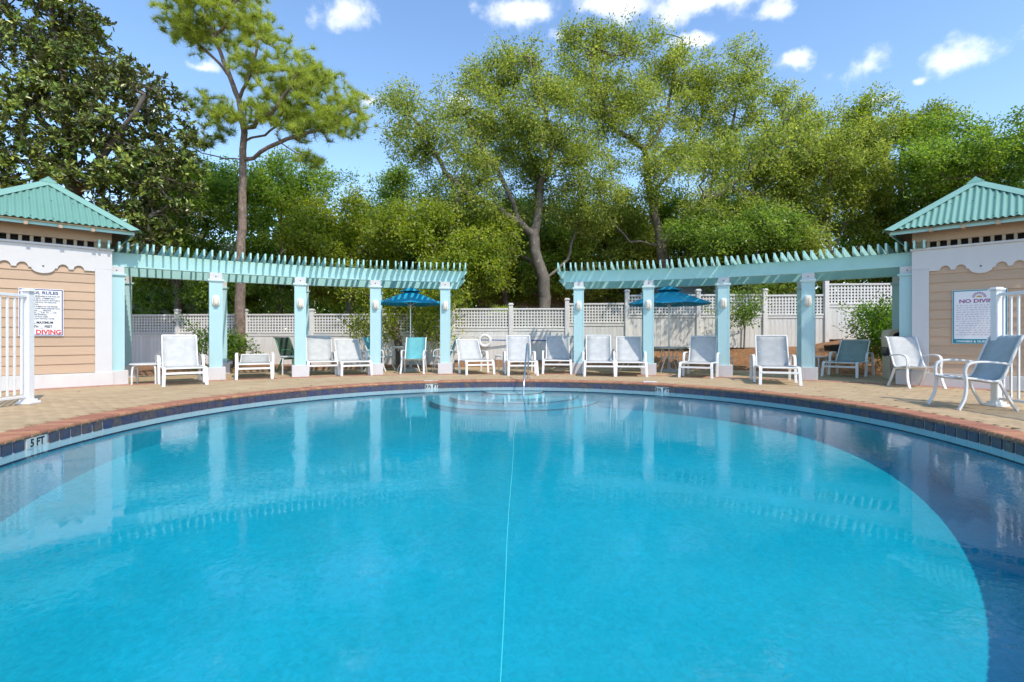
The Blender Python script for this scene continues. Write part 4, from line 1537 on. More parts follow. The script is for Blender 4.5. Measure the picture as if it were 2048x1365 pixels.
def make_side_table(label, loc, rad=0.3, h=0.44, n=4, rz=0.4):
    t = thing('side_table', label, 'side table', loc, rz, 'small side tables')
    MB().lathe([(0.0, h - 0.014), (rad - 0.03, h - 0.016), (rad, h - 0.022), (rad + 0.004, h - 0.004), (rad - 0.012, h + 0.004), (rad - 0.03, h), (0.0, h)], 36).build('table_top', M['frame'], t, True)
    for k in range(n):
        q = R(45 + 360 * k / n)
        d = Vector((math.cos(q), math.sin(q), 0))
        MB().tube(bez([d * (rad * 0.98) , d * (rad * 0.95) + Vector((0, 0, h * 0.7)), d * (rad * 0.82) + Vector((0, 0, h - 0.045)), d * (rad * 0.45) + Vector((0, 0, h - 0.026))], 5), 0.018, 8).build('leg', M['frame'], t, True)
    return t


p = gnd(281, 769)
make_side_table('small round white side table beside the aqua post of the sunlit pavilion', (p.x, p.y + 0.18, 0), 0.31, 0.44)
p = gnd(576, 750)
make_side_table('small round side table behind a post, next to the flat chaise lounge', (p.x, p.y + 0.1, 0), 0.25, 0.50)
p = gnd(1003, 742)
make_side_table('small white stool table between the low chaise and the handrail chaise', (p.x, p.y, 0), 0.22, 0.47)
p = gnd(1640, 748)
make_side_table('small side table half hidden by a shaded post, by the green grey chaise', (p.x - 0.02, p.y + 0.1, 0), 0.24, 0.48)
p = gnd(1463, 748)
make_side_table('small side table behind the post beside the blue umbrella table', (p.x - 0.03, p.y + 0.4, 0), 0.22, 0.46)

UL = at(821, 742, 15.45); UL.z = 0
make_umbrella('blue umbrella striped by rafter shadows, standing among teal chairs', UL, 1.06, 2.47, 2.04, 0.2, vent=True)
make_table('round patio table under the striped blue umbrella', UL, 0.56)
UR = at(1338, 745, 14.95); UR.z = 0
make_umbrella('blue umbrella with double tier vent in the shaded pergola', UR, 1.22, 2.47, 2.0, 0.1, vent=True)
make_table('round patio table with scroll legs under the double tier umbrella', UR, 0.58)

GT = 'teal chairs round the umbrella table'
c = at(824, 749, 14.05)
make_chair('teal sling chair facing the pool in front of the striped umbrella', (c.x, c.y + 0.28, 0), R(2), 'sling_teal', GT)
make_chair('teal sling chair at the umbrella table on its pavilion side, half behind a post', (UL.x - 0.88, UL.y - 0.1, 0), R(78), 'sling_teal', GT)
make_chair('teal sling chair at the umbrella table, hidden behind the gap post', (UL.x + 0.98, UL.y - 0.1, 0), R(-76), 'sling_teal', GT)
c = at(585, 742, 15.2)
make_chair('dark green sling chair half hidden behind a sunlit pergola post', (c.x + 0.05, c.y, 0), R(70), 'sling_dark', 'odd chairs under the pergolas', 'green_frame')
c = at(1268, 740, 15.3)
make_chair('slate sling chair at the umbrella table behind two chaises', (c.x, c.y, 0), R(62), 'sling_blue', 'odd chairs under the pergolas')

# steel handrail down the entry steps
t = thing('handrail', 'polished steel handrail leading down the pool entry steps', 'handrail', (0.40, 12.62, 0))
MB().tube([(0, 0, -0.02), (0, -0.01, 0.4)] + bez([(0, -0.02, 0.70), (-0.005, -0.05, 0.80), (-0.02, -0.14, 0.85), (-0.035, -0.26, 0.83), (-0.05, -0.36, 0.74)], 5) + [(-0.10, -0.9, 0.32), (-0.17, -1.75, -0.33)], 0.021, 12).build('rail', M['steel'], t, 'all')
MB().lathe([(0.05, 0.0), (0.05, 0.012), (0.03, 0.022), (0.022, 0.024)], 16).build('escutcheon', M['steel'], t, True)

# life ring and rescue poles on the fence
def torus(R0, r0, n=40, m=14, a0=0, a1=360, grow=0.0):
    rows = []
    for i in range(n + 1):
        q = R(a0 + (a1 - a0) * i / n)
        rows.append([((R0 + (r0 + grow) * math.cos(2 * math.pi * k / m)) * math.cos(q), (r0 + grow) * math.sin(2 * math.pi * k / m), (R0 + (r0 + grow) * math.cos(2 * math.pi * k / m)) * math.sin(q)) for k in range(m + 1)])
    return MB().sheet(rows)
p = at(969.5, 682, 17.86)
t = thing('life_ring', 'white life ring with rope hanging on the fence', 'life ring', p)
torus(0.188, 0.056).build('ring', M['rail'], t, 'all')
for a in (0, 90, 180, 270):
    torus(0.188, 0.056, 4, 14, a - 9, a + 9, 0.003).build('band', M['sign_white'], t, 'all')
MB().tube(bez([(-0.17, -0.02, 0.19), (-0.06, -0.02, 0.27), (0, 0, 0.31), (0.06, -0.02, 0.27), (0.17, -0.02, 0.19)], 5), 0.008, 6).build('rope', M['fence'], t, True)
MB().tube(bez([(0, 0.03, -0.18), (-0.08, 0.0, -0.36), (-0.06, 0.0, -0.46), (0.03, 0.0, -0.38), (0.06, 0.01, -0.22), (0.02, 0.03, -0.48)], 6), 0.010, 6).build('rope_tail', M['fence'], t, True)
MB().bar((0, 0.10, 0.33), (0, -0.03, 0.31), 0.02, 0.02).build('hook', M['iron'], t)
a, b_ = at(908, 680, 17.9), at(1104, 681.5, 17.9)
t = thing('rescue_pole', 'long blue rescue pole hung level along the fence', 'pole', a)
MB().tube([(0, 0, 0), (b_.x - a.x, 0, b_.z - a.z)], 0.018, 10).build('shaft', M['blue_pole'], t, True)
MB().tube([(b_.x - a.x - 0.25, 0, b_.z - a.z - 0.004), (b_.x - a.x, 0, b_.z - a.z)], 0.022, 10).build('grip', M['ink_blue'], t, True)
for x in (0.6, 2.4):
    MB().bar((x, 0.14, -0.03), (x, -0.03, -0.03), 0.03, 0.03).build('bracket', M['iron'], t)
a, b_ = at(906, 673, 17.84), at(1180, 672, 17.84)
t = thing('shepherd_hook', 'thin white shepherd hook pole above the blue rescue pole', 'pole', a)
L = b_.x - a.x
MB().tube([(0, 0, 0), (L, 0, 0.01)] + bez([(L, 0, 0.01), (L + 0.16, 0, 0.03), (L + 0.20, 0, -0.12), (L + 0.10, 0, -0.26), (L - 0.02, 0, -0.30)], 5)[1:], 0.011, 8).build('shaft', M['rail'], t, True)
for x in (0.7, 2.5, 4.2):
    MB().bar((x, 0.2, 0.0), (x, -0.02, -0.015), 0.02, 0.02).build('bracket', M['iron'], t)

# litter bin
p = gnd(1787, 758)
t = thing('litter_bin', 'beige litter bin with round opening and black bag by the shaded pavilion', 'litter bin', (p.x - 0.05, p.y - 0.15, 0), R(-18))
b = MB(); b.box((0, 0, 0.36), (0.44, 0.44, 0.72)); b.build('body', M['bin'], t, bevel=0.02)
b = MB()
for i in range(9):
    b.box((0, -0.221, 0.10 + i * 0.06), (0.40, 0.012, 0.022))
b.build('body_ribs', M['bin'], t)
b = MB()
rows = []
for z, w in ((0.56, 0.235), (0.62, 0.262), (0.70, 0.255), (0.76, 0.24), (0.79, 0.225)):
    row = []
    for k in range(25):
        q = 2 * math.pi * k / 24
        f = 1.0 / max(abs(math.cos(q)), abs(math.sin(q))) ** 0.75
        row.append((w * f * math.cos(q) * (1 + 0.05 * math.sin(7 * q + z * 40)), w * f * math.sin(q) * (1 + 0.05 * math.cos(5 * q + z * 30)), z + 0.015 * math.sin(9 * q)))
    rows.append(row)
b.sheet(rows).build('bin_bag', M['bag'], t, 'all')
prof = [(-0.235, 0.0), (0.235, 0.0), (0.235, 0.33), (0.20, 0.41), (0.10, 0.44), (-0.10, 0.44), (-0.20, 0.41), (-0.235, 0.33)]
hood = MB().prism(prof, (0, -0.225, 0.77), (1, 0, 0), (0, 0, 1), (0, 0.45, 0)).build('hood', M['bin'], t, bevel=0.02)
MB().lathe([(0.0, 0.0), (0.135, 0.0), (0.135, 0.006), (0.15, 0.008), (0.16, 0.0)], 28).build('opening', M['dark'], hood, True, loc=(0, -0.229, 0.98)).rotation_euler = (R(90), 0, 0)  # flat disc on the hood, painted dark as the shade inside a hole

# pedestal grill half hidden behind the green-grey chaise
p = at(1672, 715, 15.2)
t = thing('charcoal_grill', 'black pedestal charcoal grill standing on the mulch slope', 'grill', (p.x, 15.2, 0.0))
MB().tube([(0, 0, 0.0), (0, 0, 0.62)], 0.035, 10).build('pedestal', M['iron'], t, True)
MB().prism([(-0.24, 0), (0.24, 0), (0.27, 0.16), (-0.27, 0.16)], (0, -0.17, 0.60), (1, 0, 0), (0, 0, 1), (0, 0.34, 0)).build('fire_box', M['iron'], t, bevel=0.01)
g = MB()
for i in range(9):
    g.bar((-0.24 + i * 0.06, -0.19, 0.775), (-0.24 + i * 0.06, 0.17, 0.775), 0.012, 0.012)
g.bar((-0.27, -0.16, 0.765), (0.27, -0.16, 0.765), 0.012, 0.012)
g.build('grate', M['iron'], t)
MB().tube([(-0.27, -0.1, 0.70), (-0.36, -0.1, 0.71)], 0.012, 8).build('handle', M['iron'], t, True)

# concrete block by the pavilion post
p = gnd(1812, 767)
tag(MB().box((0, 0, 0.165), (0.40, 0.30, 0.33)).build('concrete_block', M['concrete'], None, bevel=0.012, loc=(p.x + 0.12, p.y + 0.02, 0)), 'pale concrete block behind the pale grey chair', 'block').rotation_euler = (0, 0, R(-45))

# ---------------------------------------------------------------- trees
def np_mesh(name, V, nper, tint, mat):
    """V: (faces*nper, 3) unshared corners; one polygon per nper corners; per-face tint"""
    n = len(V)
    nf = n // nper
    me = bpy.data.meshes.new(name)
    me.vertices.add(n)
    me.vertices.foreach_set('co', np.ascontiguousarray(V, dtype=np.float32).ravel())
    me.loops.add(n)
    me.loops.foreach_set('vertex_index', np.arange(n, dtype=np.int32))
    me.polygons.add(nf)
    me.polygons.foreach_set('loop_start', np.arange(0, n, nper, dtype=np.int32))
    me.update(calc_edges=True)
    a = me.attributes.new('tint', 'FLOAT', 'FACE')
    a.data.foreach_set('value', np.clip(tint, 0, 1).astype(np.float32))
    me.materials.append(mat)
    return me


def unit(a):
    return a / np.maximum(np.linalg.norm(a, axis=1, keepdims=True), 1e-9)


def leaf_quads(P, D, Nn, L, W, fold=0.25):
    """folded pointed leaves: base, right, tip, left"""
    S = unit(np.cross(D, Nn)); Nn = unit(np.cross(S, D))
    L = L[:, None]; W = W[:, None]
    base = P
    mid = P + D * L * 0.48
    tip = P + D * L - Nn * L * 0.12
    rt = mid + S * W * 0.5 + Nn * W * fold
    lf = mid - S * W * 0.5 + Nn * W * fold
    return np.stack([base, rt, tip, lf], axis=1).reshape(-1, 3)


def grow(limbs, lobes, ntips, g, step=0.38, wander=0.18, droop=0.0, shell=0.35, spray=6, srad=0.31):
    """skeleton: hand-placed limbs, then twigs reaching for points inside the crown lobes"""
    cap = 60000
    pos = np.zeros((cap, 3)); par = np.full(cap, -1, dtype=np.int64); n = 0
    for li, limb in enumerate(limbs):
        pts = [np.array(p, float) for p in limb]
        if li == 0:
            pos[0] = pts[0]; n = 1; last = 0
        else:
            last = int(np.argmin(((pos[:n] - pts[0]) ** 2).sum(1)))
        for a, b in zip([pos[last].copy()] + pts[1:-1], pts[1:]):
            m = max(1, int(np.linalg.norm(b - a) / step))
            for k in range(1, m + 1):
                q = a + (b - a) * k / m
                if k < m:
                    q = q + g.normal(0, 0.018 if li == 0 else 0.05, 3)
                pos[n] = q; par[n] = last; last = n; n += 1
    nl = n
    lob = [np.array(l, float) for l in lobes]
    wts = np.array([l[3] * l[4] * l[5] for l in lob]) ** 0.75
    wts /= wts.sum()
    ns = max(1, ntips // spray)
    ps = g.choice(len(lob), ns, p=wts)
    d = unit(g.normal(size=(ns, 3)))
    rad = (shell + (1 - shell) * g.random(ns)) ** 0.5
    cen = np.array([lob[i][:3] + d[k] * rad[k] * lob[i][3:6] for k, i in enumerate(ps)])
    pick = np.repeat(ps, spray)
    ntips = len(pick)
    tips = np.repeat(cen, spray, axis=0) + g.normal(0, srad, (ntips, 3)) * np.array([1, 1, 0.6]) * np.repeat(g.uniform(0.6, 1.25, ns), spray)[:, None]
    dist = np.array([np.sqrt(((pos[:nl] - t) ** 2).sum(1).min()) for t in tips])
    order = np.argsort(dist)
    tip_idx = []; tip_lobe = []
    for k in order:
        t = tips[k]
        if n > cap - 200: break
        dd = np.sqrt(((pos[:n] - t) ** 2).sum(1))
        j = int(np.argmin(dd))
        a = pos[j].copy(); Lk = dd[j]
        m = max(1, int(math.ceil(Lk / step)))
        off = g.normal(0, wander, 3) * Lk * 0.5 + np.array([0, 0, -droop * Lk])
        last = j
        for i in range(1, m + 1):
            u = i / m
            pos[n] = a + (t - a) * u + off * (u * (1 - u) * 2)
            par[n] = last; last = n; n += 1
        tip_idx.append(last); tip_lobe.append(pick[k])
    return pos[:n].copy(), par[:n].copy(), np.array(tip_idx), np.array(tip_lobe), nl


def branch_mesh(name, pos, par, tips, r_base, mat, r_min=0.008, power=0.5, flare=1.35, main=None):
    n = len(pos)
    w = np.zeros(n); w[tips] += 1
    for i in range(n - 1, 0, -1):
        w[par[i]] += w[i]
    r = np.maximum(r_base * (w / w[0]) ** power, r_min)
    if main:
        k, ra_, rb_ = main
        r[:k] = np.linspace(ra_, rb_, k)
    b_all_v = []; b_all_f = []; base = 0
    ii = np.arange(1, n); pp = par[1:]
    for lo, hi, sides in ((0, 0.02, 3), (0.02, 0.07, 5), (0.07, 9, 10)):
        sel = (r[ii] >= lo) & (r[ii] < hi)
        a = pos[pp[sel]]; b = pos[ii[sel]]
        ra = np.minimum(r[pp[sel]], r[ii[sel]] * flare); rb = r[ii[sel]]
        if len(a) == 0: continue
        d = unit(b - a)
        ref = np.where(np.abs(d[:, 2:3]) < 0.8, np.array([[0, 0, 1.0]]), np.array([[1.0, 0, 0]]))
        u = unit(np.cross(d, ref)); v = np.cross(d, u)
        a = a - d * ra[:, None] * 0.3
        ang = 2 * np.pi * np.arange(sides) / sides
        c, s = np.cos(ang), np.sin(ang)
        ringd = u[:, None, :] * c[None, :, None] + v[:, None, :] * s[None, :, None]
        A = a[:, None, :] + ringd * ra[:, None, None]
        B = b[:, None, :] + ringd * rb[:, None, None]
        V = np.concatenate([A, B], axis=1).reshape(-1, 3)
        m = len(a)
        o = base + np.arange(m)[:, None] * (2 * sides)
        k = np.arange(sides)[None, :]; k2 = (k + 1) % sides
        Fq = np.stack([o + k, o + k2, o + sides + k2, o + sides + k], axis=2).reshape(-1, 4)
        b_all_v.append(V); b_all_f.append(Fq); base += len(V)
    V = np.concatenate(b_all_v); Fq = np.concatenate(b_all_f)
    me = bpy.data.meshes.new(name)
    me.vertices.add(len(V)); me.vertices.foreach_set('co', V.astype(np.float32).ravel())
    me.loops.add(Fq.size); me.loops.foreach_set('vertex_index', Fq.astype(np.int32).ravel())
    me.polygons.add(len(Fq)); me.polygons.foreach_set('loop_start', np.arange(0, Fq.size, 4, dtype=np.int32))
    me.update(calc_edges=True)
    me.shade_smooth()
    me.materials.append(mat)
    return me


def clusters(pos, par, tips, g, per, spread, back=1.0):
    """leaf attachment points round each twig end; returns points, outward direction, cluster tone"""
    n = len(tips)
    t = np.repeat(tips, per)
    u = g.random(len(t)) ** 1.3 * back
    P = pos[t] + (pos[par[t]] - pos[t]) * u[:, None]
    off = g.normal(0, 1, (len(t), 3)) * spread
    D = unit(off + 0.35 * unit(pos[t] - pos[par[t]]) * spread)
    tone = np.repeat(g.random(n), per)
    return P + off, D, tone


def make_tree(name, label, base, limbs, lobes, ntips, per, spread, L, W, leaf, bark, r_base, seed, group=None, cat='tree', up=0.5, wander=0.18, shell=0.35, droop=0.0, step=0.38, tone_bias=0.0):
    g = np.random.default_rng(seed)
    root = thing(name, label, cat, base, 0, group)
    O = np.array(base, float)
    pos, par, tips, tl, nl = grow(limbs, lobes, ntips, g, step, wander, droop, shell)
    pos = pos - O
    link('trunk', branch_mesh('trunk', pos, par, tips, r_base, bark), root)
    P, D, tone = clusters(pos, par, tips, g, per, spread)
    n = len(P)
    D = unit(D + g.normal(0, 0.5, (n, 3)))
    Nn = unit(g.normal(0, 0.6, (n, 3)) + np.array([0.25, -0.2, up + 0.3]))
    V = leaf_quads(P, D, Nn, L * g.uniform(0.55, 1.35, n), W * g.uniform(0.6, 1.3, n))
    tint = 0.45 * tone + 0.55 * g.random(n) ** 1.3 + tone_bias
    o = link('crown', np_mesh('crown', V, 4, tint, leaf), root)
    tag(o, kind='stuff')
    return root


def Lb(px, py, rx, ry, Y, rd=None):
    """crown lobe from a photo ellipse at distance Y"""
    c = at(px, py, Y)
    return (c.x, c.y, c.z, rx * Y / F, (rd if rd is not None else 0.8 * (rx + ry) / 2 * Y / F), ry * Y / F)


def limb(Y, pts, g0=0.0):
    return [tuple(at(p[0], p[1], Y + (p[2] if len(p) > 2 else 0))) for p in pts]


# live oak whose trunk rises behind the fence in the gap between the pergolas
Y = 21.0
base = at(1093, 612, Y); base.z = 0.2
limbs = [[tuple(base)] + limb(Y, [(1088, 560), (1070, 505), (1068, 470), (1078, 415), (1080, 385, 0.2), (1072, 335, 0.4), (1040, 275, 0.6), (1000, 210, 0.8), (985, 150, 1.0)]),
         limb(Y, [(1068, 480), (1040, 445, -0.3), (985, 410, -0.8), (930, 385, -1.2), (890, 345, -1.4), (850, 270, -1.0), (800, 200, -0.6)]),
         limb(Y, [(1080, 390), (1092, 340, -0.6), (1112, 270, -1.0), (1080, 200, -1.0), (1060, 120, -0.8)]),
         limb(Y, [(1085, 545), (1050, 515, 0.8), (1010, 490, 1.2), (980, 450, 1.4)]),
         limb(Y, [(1100, 560), (1135, 520, 0.9), (1150, 470, 1.2), (1165, 420, 1.2)]),
         limb(Y, [(1030, 440, -0.3), (1000, 350, -0.6), (960, 290, -0.8), (930, 230, -0.6)])]
lobes = [Lb(800, 200, 52, 40, Y - 0.6), Lb(858, 250, 72, 58, Y - 1), Lb(815, 300, 50, 38, Y - 1), Lb(905, 330, 92, 58, Y - 1), Lb(945, 215, 68, 62, Y - 0.5), Lb(985, 150, 62, 52, Y + 0.6),
         Lb(1045, 122, 42, 46, Y), Lb(1010, 280, 92, 85, Y + 0.5), Lb(1090, 230, 82, 80, Y - 0.8), Lb(1130, 320, 86, 76, Y - 0.5), Lb(930, 420, 92, 55, Y - 0.8), Lb(1040, 390, 95, 60, Y + 1), Lb(1165, 410, 70, 55, Y + 0.5), Lb(985, 470, 75, 50, Y + 1)]
make_tree('live_oak', 'live oak with leaning grey trunk standing in the gap between the pergolas', base, limbs, lobes, 2300, 36, 0.145, 0.115, 0.057, M['oak_leaf'], M['bark'], 0.25, 21, 'live oaks behind the fence', shell=0.15)

# the taller live oak to its right
Y = 23.0
base = at(1335, 610, Y); base.z = 0.5
limbs = [[tuple(base)] + limb(Y, [(1330, 540), (1322, 490), (1308, 430), (1296, 360), (1290, 300), (1312, 275, 0.3), (1335, 225, 0.6), (1350, 150, 0.8), (1340, 90, 0.8)]),
         limb(Y, [(1325, 500), (1365, 440, -0.5), (1410, 398, -0.9), (1455, 378, -1.2), (1500, 340, -1.3), (1545, 280, -1.1), (1580, 225, -0.9)]),
         limb(Y, [(1290, 305), (1268, 285, -0.4), (1225, 255, -0.9), (1195, 190, -1.0), (1180, 110, -1.0)]),
         limb(Y, [(1320, 500), (1260, 485, -0.6), (1215, 430, -1.0), (1190, 360, -1.2), (1150, 320, -1.2)]),
         limb(Y, [(1410, 398, -0.9), (1440, 330, 0.4), (1465, 250, 0.8), (1480, 160, 0.9)]),
         limb(Y, [(1455, 378, -1.2), (1530, 390, -0.6), (1600, 350, 0.0), (1640, 290, 0.3)]),
         limb(Y, [(1300, 390), (1350, 330, 1.0), (1400, 260, 1.4), (1410, 180, 1.5)]),
         limb(Y, [(1455, 378, -1.2), (1480, 350, -3.5), (1510, 320, -6.0), (1545, 290, -8.0)]),
         limb(Y, [(1410, 398, -0.9), (1400, 372, -4.0), (1410, 345, -7.0)])]
lobes = [Lb(1165, 105, 56, 58, Y - 1), Lb(1225, 92, 62, 48, Y - 0.5), Lb(1300, 110, 66, 52, Y), Lb(1365, 150, 62, 60, Y + 0.8), Lb(1425, 165, 52, 50, Y + 1), Lb(1485, 130, 44, 50, Y + 0.8), Lb(1480, 210, 70, 66, Y + 0.6),
         Lb(1185, 200, 85, 75, Y - 1), Lb(1280, 210, 80, 70, Y - 0.8), Lb(1390, 270, 90, 75, Y + 1), Lb(1545, 220, 66, 62, Y - 0.8), Lb(1610, 245, 62, 58, Y + 0.2), Lb(1570, 310, 88, 68, Y - 0.8), Lb(1645, 300, 60, 55, Y + 0.3),
         Lb(1220, 300, 85, 65, Y - 1), Lb(1320, 330, 85, 60, Y - 1.2), Lb(1470, 330, 85, 60, Y - 0.5), Lb(1250, 400, 85, 52, Y - 0.5), Lb(1430, 430, 85, 55, Y - 1), Lb(1560, 410, 85, 58, Y - 0.5), Lb(1640, 390, 70, 60, Y), Lb(1480, 305, 80, 34, 15.6, 0.9), Lb(1570, 275, 70, 34, 15.0, 0.9), Lb(1410, 345, 70, 30, 16.0, 0.9)]
make_tree('live_oak', 'tallest live oak with broad crown behind the shaded pergola', base, limbs, lobes, 3200, 36, 0.15, 0.12, 0.06, M['oak_leaf'], M['bark'], 0.25, 22, 'live oaks behind the fence', shell=0.15)

# mixed evergreens beyond the fence
def bushy(name, label, px, top, width, Y, leaf, seed, ntips=1000, per=44, bottom=600, L=0.12, W=0.068, spread=0.15, zfoot=0.0, dense=1.0, tone=0.0, group='trees beyond the fence', shell=0.45):
    g = random.Random(seed)
    base = at(px, 620, Y); base.z = zfoot
    hw = width / 2
    lob = []
    H = bottom - top
    small = width < 120
    for k in range(10 if small else 22):
        f = g.random()
        wy = top + H * (0.06 + 0.86 * f)
        w = hw * (0.62 + 0.6 * math.sin(math.pi * min(1, f * 0.75 + 0.12)))
        rx = hw * g.uniform(0.26, 0.5)
        lob.append(Lb(px + g.uniform(-0.85, 0.85) * w, wy, rx, min(H * 0.2, rx * g.uniform(0.6, 0.95)), Y + g.uniform(-1.4, 1.2)))
    for k in range(4):
        lob.append(Lb(px + g.uniform(-0.75, 0.75) * hw, top + H * g.uniform(0.04, 0.2), hw * g.uniform(0.16, 0.3), H * g.uniform(0.06, 0.11), Y + g.uniform(-0.5, 0.5)))
    mid = at(px + g.uniform(-20, 20), top + H * 0.55, Y)
    hi = at(px + g.uniform(-20, 20), top + H * 0.2, Y)
    limbs = [[tuple(base), tuple((base + mid) / 2 + Vector((0.1, 0, 0))), tuple(mid), tuple(hi)],
             [tuple(mid.lerp(base, 0.4)), tuple(at(px - hw * 0.5, top + H * 0.5, Y - 0.6))],
             [tuple(mid.lerp(base, 0.3)), tuple(at(px + hw * 0.5, top + H * 0.45, Y + 0.4))]]
    return make_tree(name, label, base, limbs, lob, int(ntips * dense), per, spread, L, W, leaf, M['bark'], 0.16 if width >= 120 else 0.025, seed, group, shell=shell, wander=0.3, tone_bias=tone)


bushy('evergreen_tree', 'dense mid green tree between the magnolia and the pine trunk', 350, 325, 260, 20.6, M['bush_leaf'], 31, 1150)
bushy('evergreen_tree', 'rounded green tree directly behind the pine trunk', 545, 345, 250, 21.5, M['bush_leaf'], 32, 1150)
bushy('evergreen_tree', 'yellow green tree with bare twigs behind the sunlit pergola', 690, 385, 220, 21.0, M['gold_leaf'], 33, 1000)
bushy('evergreen_tree', 'dark pointed evergreen between the yellow green tree and the gap oak', 815, 345, 190, 24.0, M['dark_leaf'], 34, 900, tone=0.15)
bushy('evergreen_tree', 'bright leafy tree leaning over the fence by the gap post', 915, 430, 210, 19.8, M['gold_leaf'], 35, 850, bottom=590, tone=-0.05)
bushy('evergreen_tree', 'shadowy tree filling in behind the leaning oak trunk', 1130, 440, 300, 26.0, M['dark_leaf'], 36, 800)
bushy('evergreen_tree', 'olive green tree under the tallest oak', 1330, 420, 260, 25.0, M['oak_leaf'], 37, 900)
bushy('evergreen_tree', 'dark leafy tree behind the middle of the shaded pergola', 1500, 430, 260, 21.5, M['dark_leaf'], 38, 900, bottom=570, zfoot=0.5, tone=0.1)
bushy('evergreen_tree', 'olive tree between the tallest oak and the round topped tree', 1655, 255, 250, 22.5, M['oak_leaf'], 39, 1150, bottom=590, zfoot=0.6)
bushy('evergreen_tree', 'round topped tree rising behind the shaded pavilion corner', 1800, 200, 220, 24.0, M['gold_leaf'], 40, 1150, bottom=560, zfoot=0.6, tone=-0.12)
bushy('evergreen_tree', 'deep green tree right behind the ribbed roof', 1985, 250, 290, 20.0, M['bush_leaf'], 41, 1300, bottom=600, zfoot=0.7, tone=-0.03)
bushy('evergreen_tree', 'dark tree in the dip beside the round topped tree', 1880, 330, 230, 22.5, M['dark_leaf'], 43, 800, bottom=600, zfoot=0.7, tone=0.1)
bushy('overhanging_shrub', 'yellowish shrub spilling over the fence above the umbrella', 800, 560, 190, 18.4, M['gold_leaf'], 44, 420, 40, bottom=690, L=0.10, W=0.055, spread=0.15, group='shrubs by the fence')
bushy('vine', 'dark vine hanging over the lattice beside a shaded post', 1488, 578, 42, 17.36, M['dark_leaf'], 45, 80, 36, bottom=640, L=0.085, W=0.05, spread=0.10, zfoot=0.6, group='shrubs by the fence')
bushy('leafy_shrub', 'bright green shrub beside the litter bin', 1768, 622, 78, 14.7, M['shrub_leaf'], 46, 190, 36, bottom=705, L=0.10, W=0.042, spread=0.10, zfoot=0.35, group='shrubs by the fence')
bushy('leafy_shrub', 'green shrub growing behind the first chaise lounge', 425, 668, 92, 15.9, M['shrub_leaf'], 47, 70, 30, bottom=738, L=0.10, W=0.06, spread=0.10, group='shrubs by the fence', tone=-0.05)
bushy('leafy_shrub', 'small light shrub at the foot of the pine trunk', 462, 680, 30, 16.4, M['shrub_leaf'], 48, 26, 28, bottom=742, L=0.09, W=0.055, spread=0.09, group='shrubs by the fence')

bushy('evergreen_tree', 'mid green tree filling in under the gap oak crown', 1010, 395, 270, 24.6, M['bush_leaf'], 51, 1000, bottom=600, tone=0.05)
bushy('evergreen_tree', 'light olive tree between the two live oak trunks', 1215, 400, 250, 25.2, M['oak_leaf'], 52, 1000, bottom=600, zfoot=0.3)
bushy('evergreen_tree', 'green tree behind the long forked limb of the tallest oak', 1430, 390, 250, 25.6, M['bush_leaf'], 53, 1000, bottom=600, zfoot=0.5, tone=0.05)
# wooded mass farther back, seen only through gaps
g = np.random.default_rng(60)
n = 100000
th = g.uniform(-1.45, 1.45, n); rr_ = g.uniform(31, 36, n)
xs = rr_ * np.sin(th) * 1.25
top = 7.0 + 1.6 * np.sin(xs * 0.35) + 1.2 * np.sin(xs * 0.9 + 1)
P = np.stack([xs, rr_ * np.cos(th), g.random(n) ** 0.9 * top], axis=1)
low = g.random(n) < 0.35
P[low, :2] *= 0.87
P[low, 2] *= 0.5
V = leaf_quads(P, unit(g.normal(size=(n, 3))), unit(g.normal(0, 0.6, (n, 3)) + np.array([0.2, -0.4, 0.6])), g.uniform(0.3, 0.6, n), g.uniform(0.18, 0.32, n))
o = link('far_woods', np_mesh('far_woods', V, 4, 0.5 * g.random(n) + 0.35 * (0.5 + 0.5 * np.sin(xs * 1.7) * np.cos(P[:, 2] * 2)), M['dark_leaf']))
tag(o, 'dark wooded mass far behind the fence', 'woods', kind='stuff')

# pine
Y = 17.5
base = Vector(((479 - CX) * Y / F, Y, 0.0))
limbs = [[tuple(base)] + limb(Y, [(480, 640), (482, 500), (485, 400), (486, 320), (489, 265), (478, 200, 0.2), (455, 140, 0.4), (430, 85, 0.5), (410, 20, 0.6), (400, -60, 0.6)]),
         limb(Y, [(487, 330), (520, 305, -0.4), (560, 285, -0.7), (610, 268, -0.9), (660, 250, -1.0), (705, 225, -1.0)]),
         limb(Y, [(488, 290), (540, 262, 0.3), (590, 225, 0.5), (630, 180, 0.6), (650, 140, 0.6)]),
         limb(Y, [(489, 270), (540, 230, -0.8), (580, 175, -1.2), (600, 130, -1.3)]),
         limb(Y, [(484, 325), (450, 318, 0.3), (420, 310, 0.6), (385, 295, 0.8)]),
         limb(Y, [(485, 225, 0.1), (440, 224, 0.6), (405, 222, 1.0), (380, 205, 1.1)]),
         limb(Y, [(478, 195), (500, 150, -0.4), (515, 90, -0.6), (505, 40, -0.6)]),
         limb(Y, [(455, 140), (420, 110, 0.8), (370, 70, 1.2), (335, 40, 1.3)]),
         limb(Y, [(560, 285, -0.7), (590, 305, -0.9), (625, 325, -1.0)]),
         limb(Y, [(430, 85, 0.5), (460, 40, 0.0), (480, -20, -0.3)])]
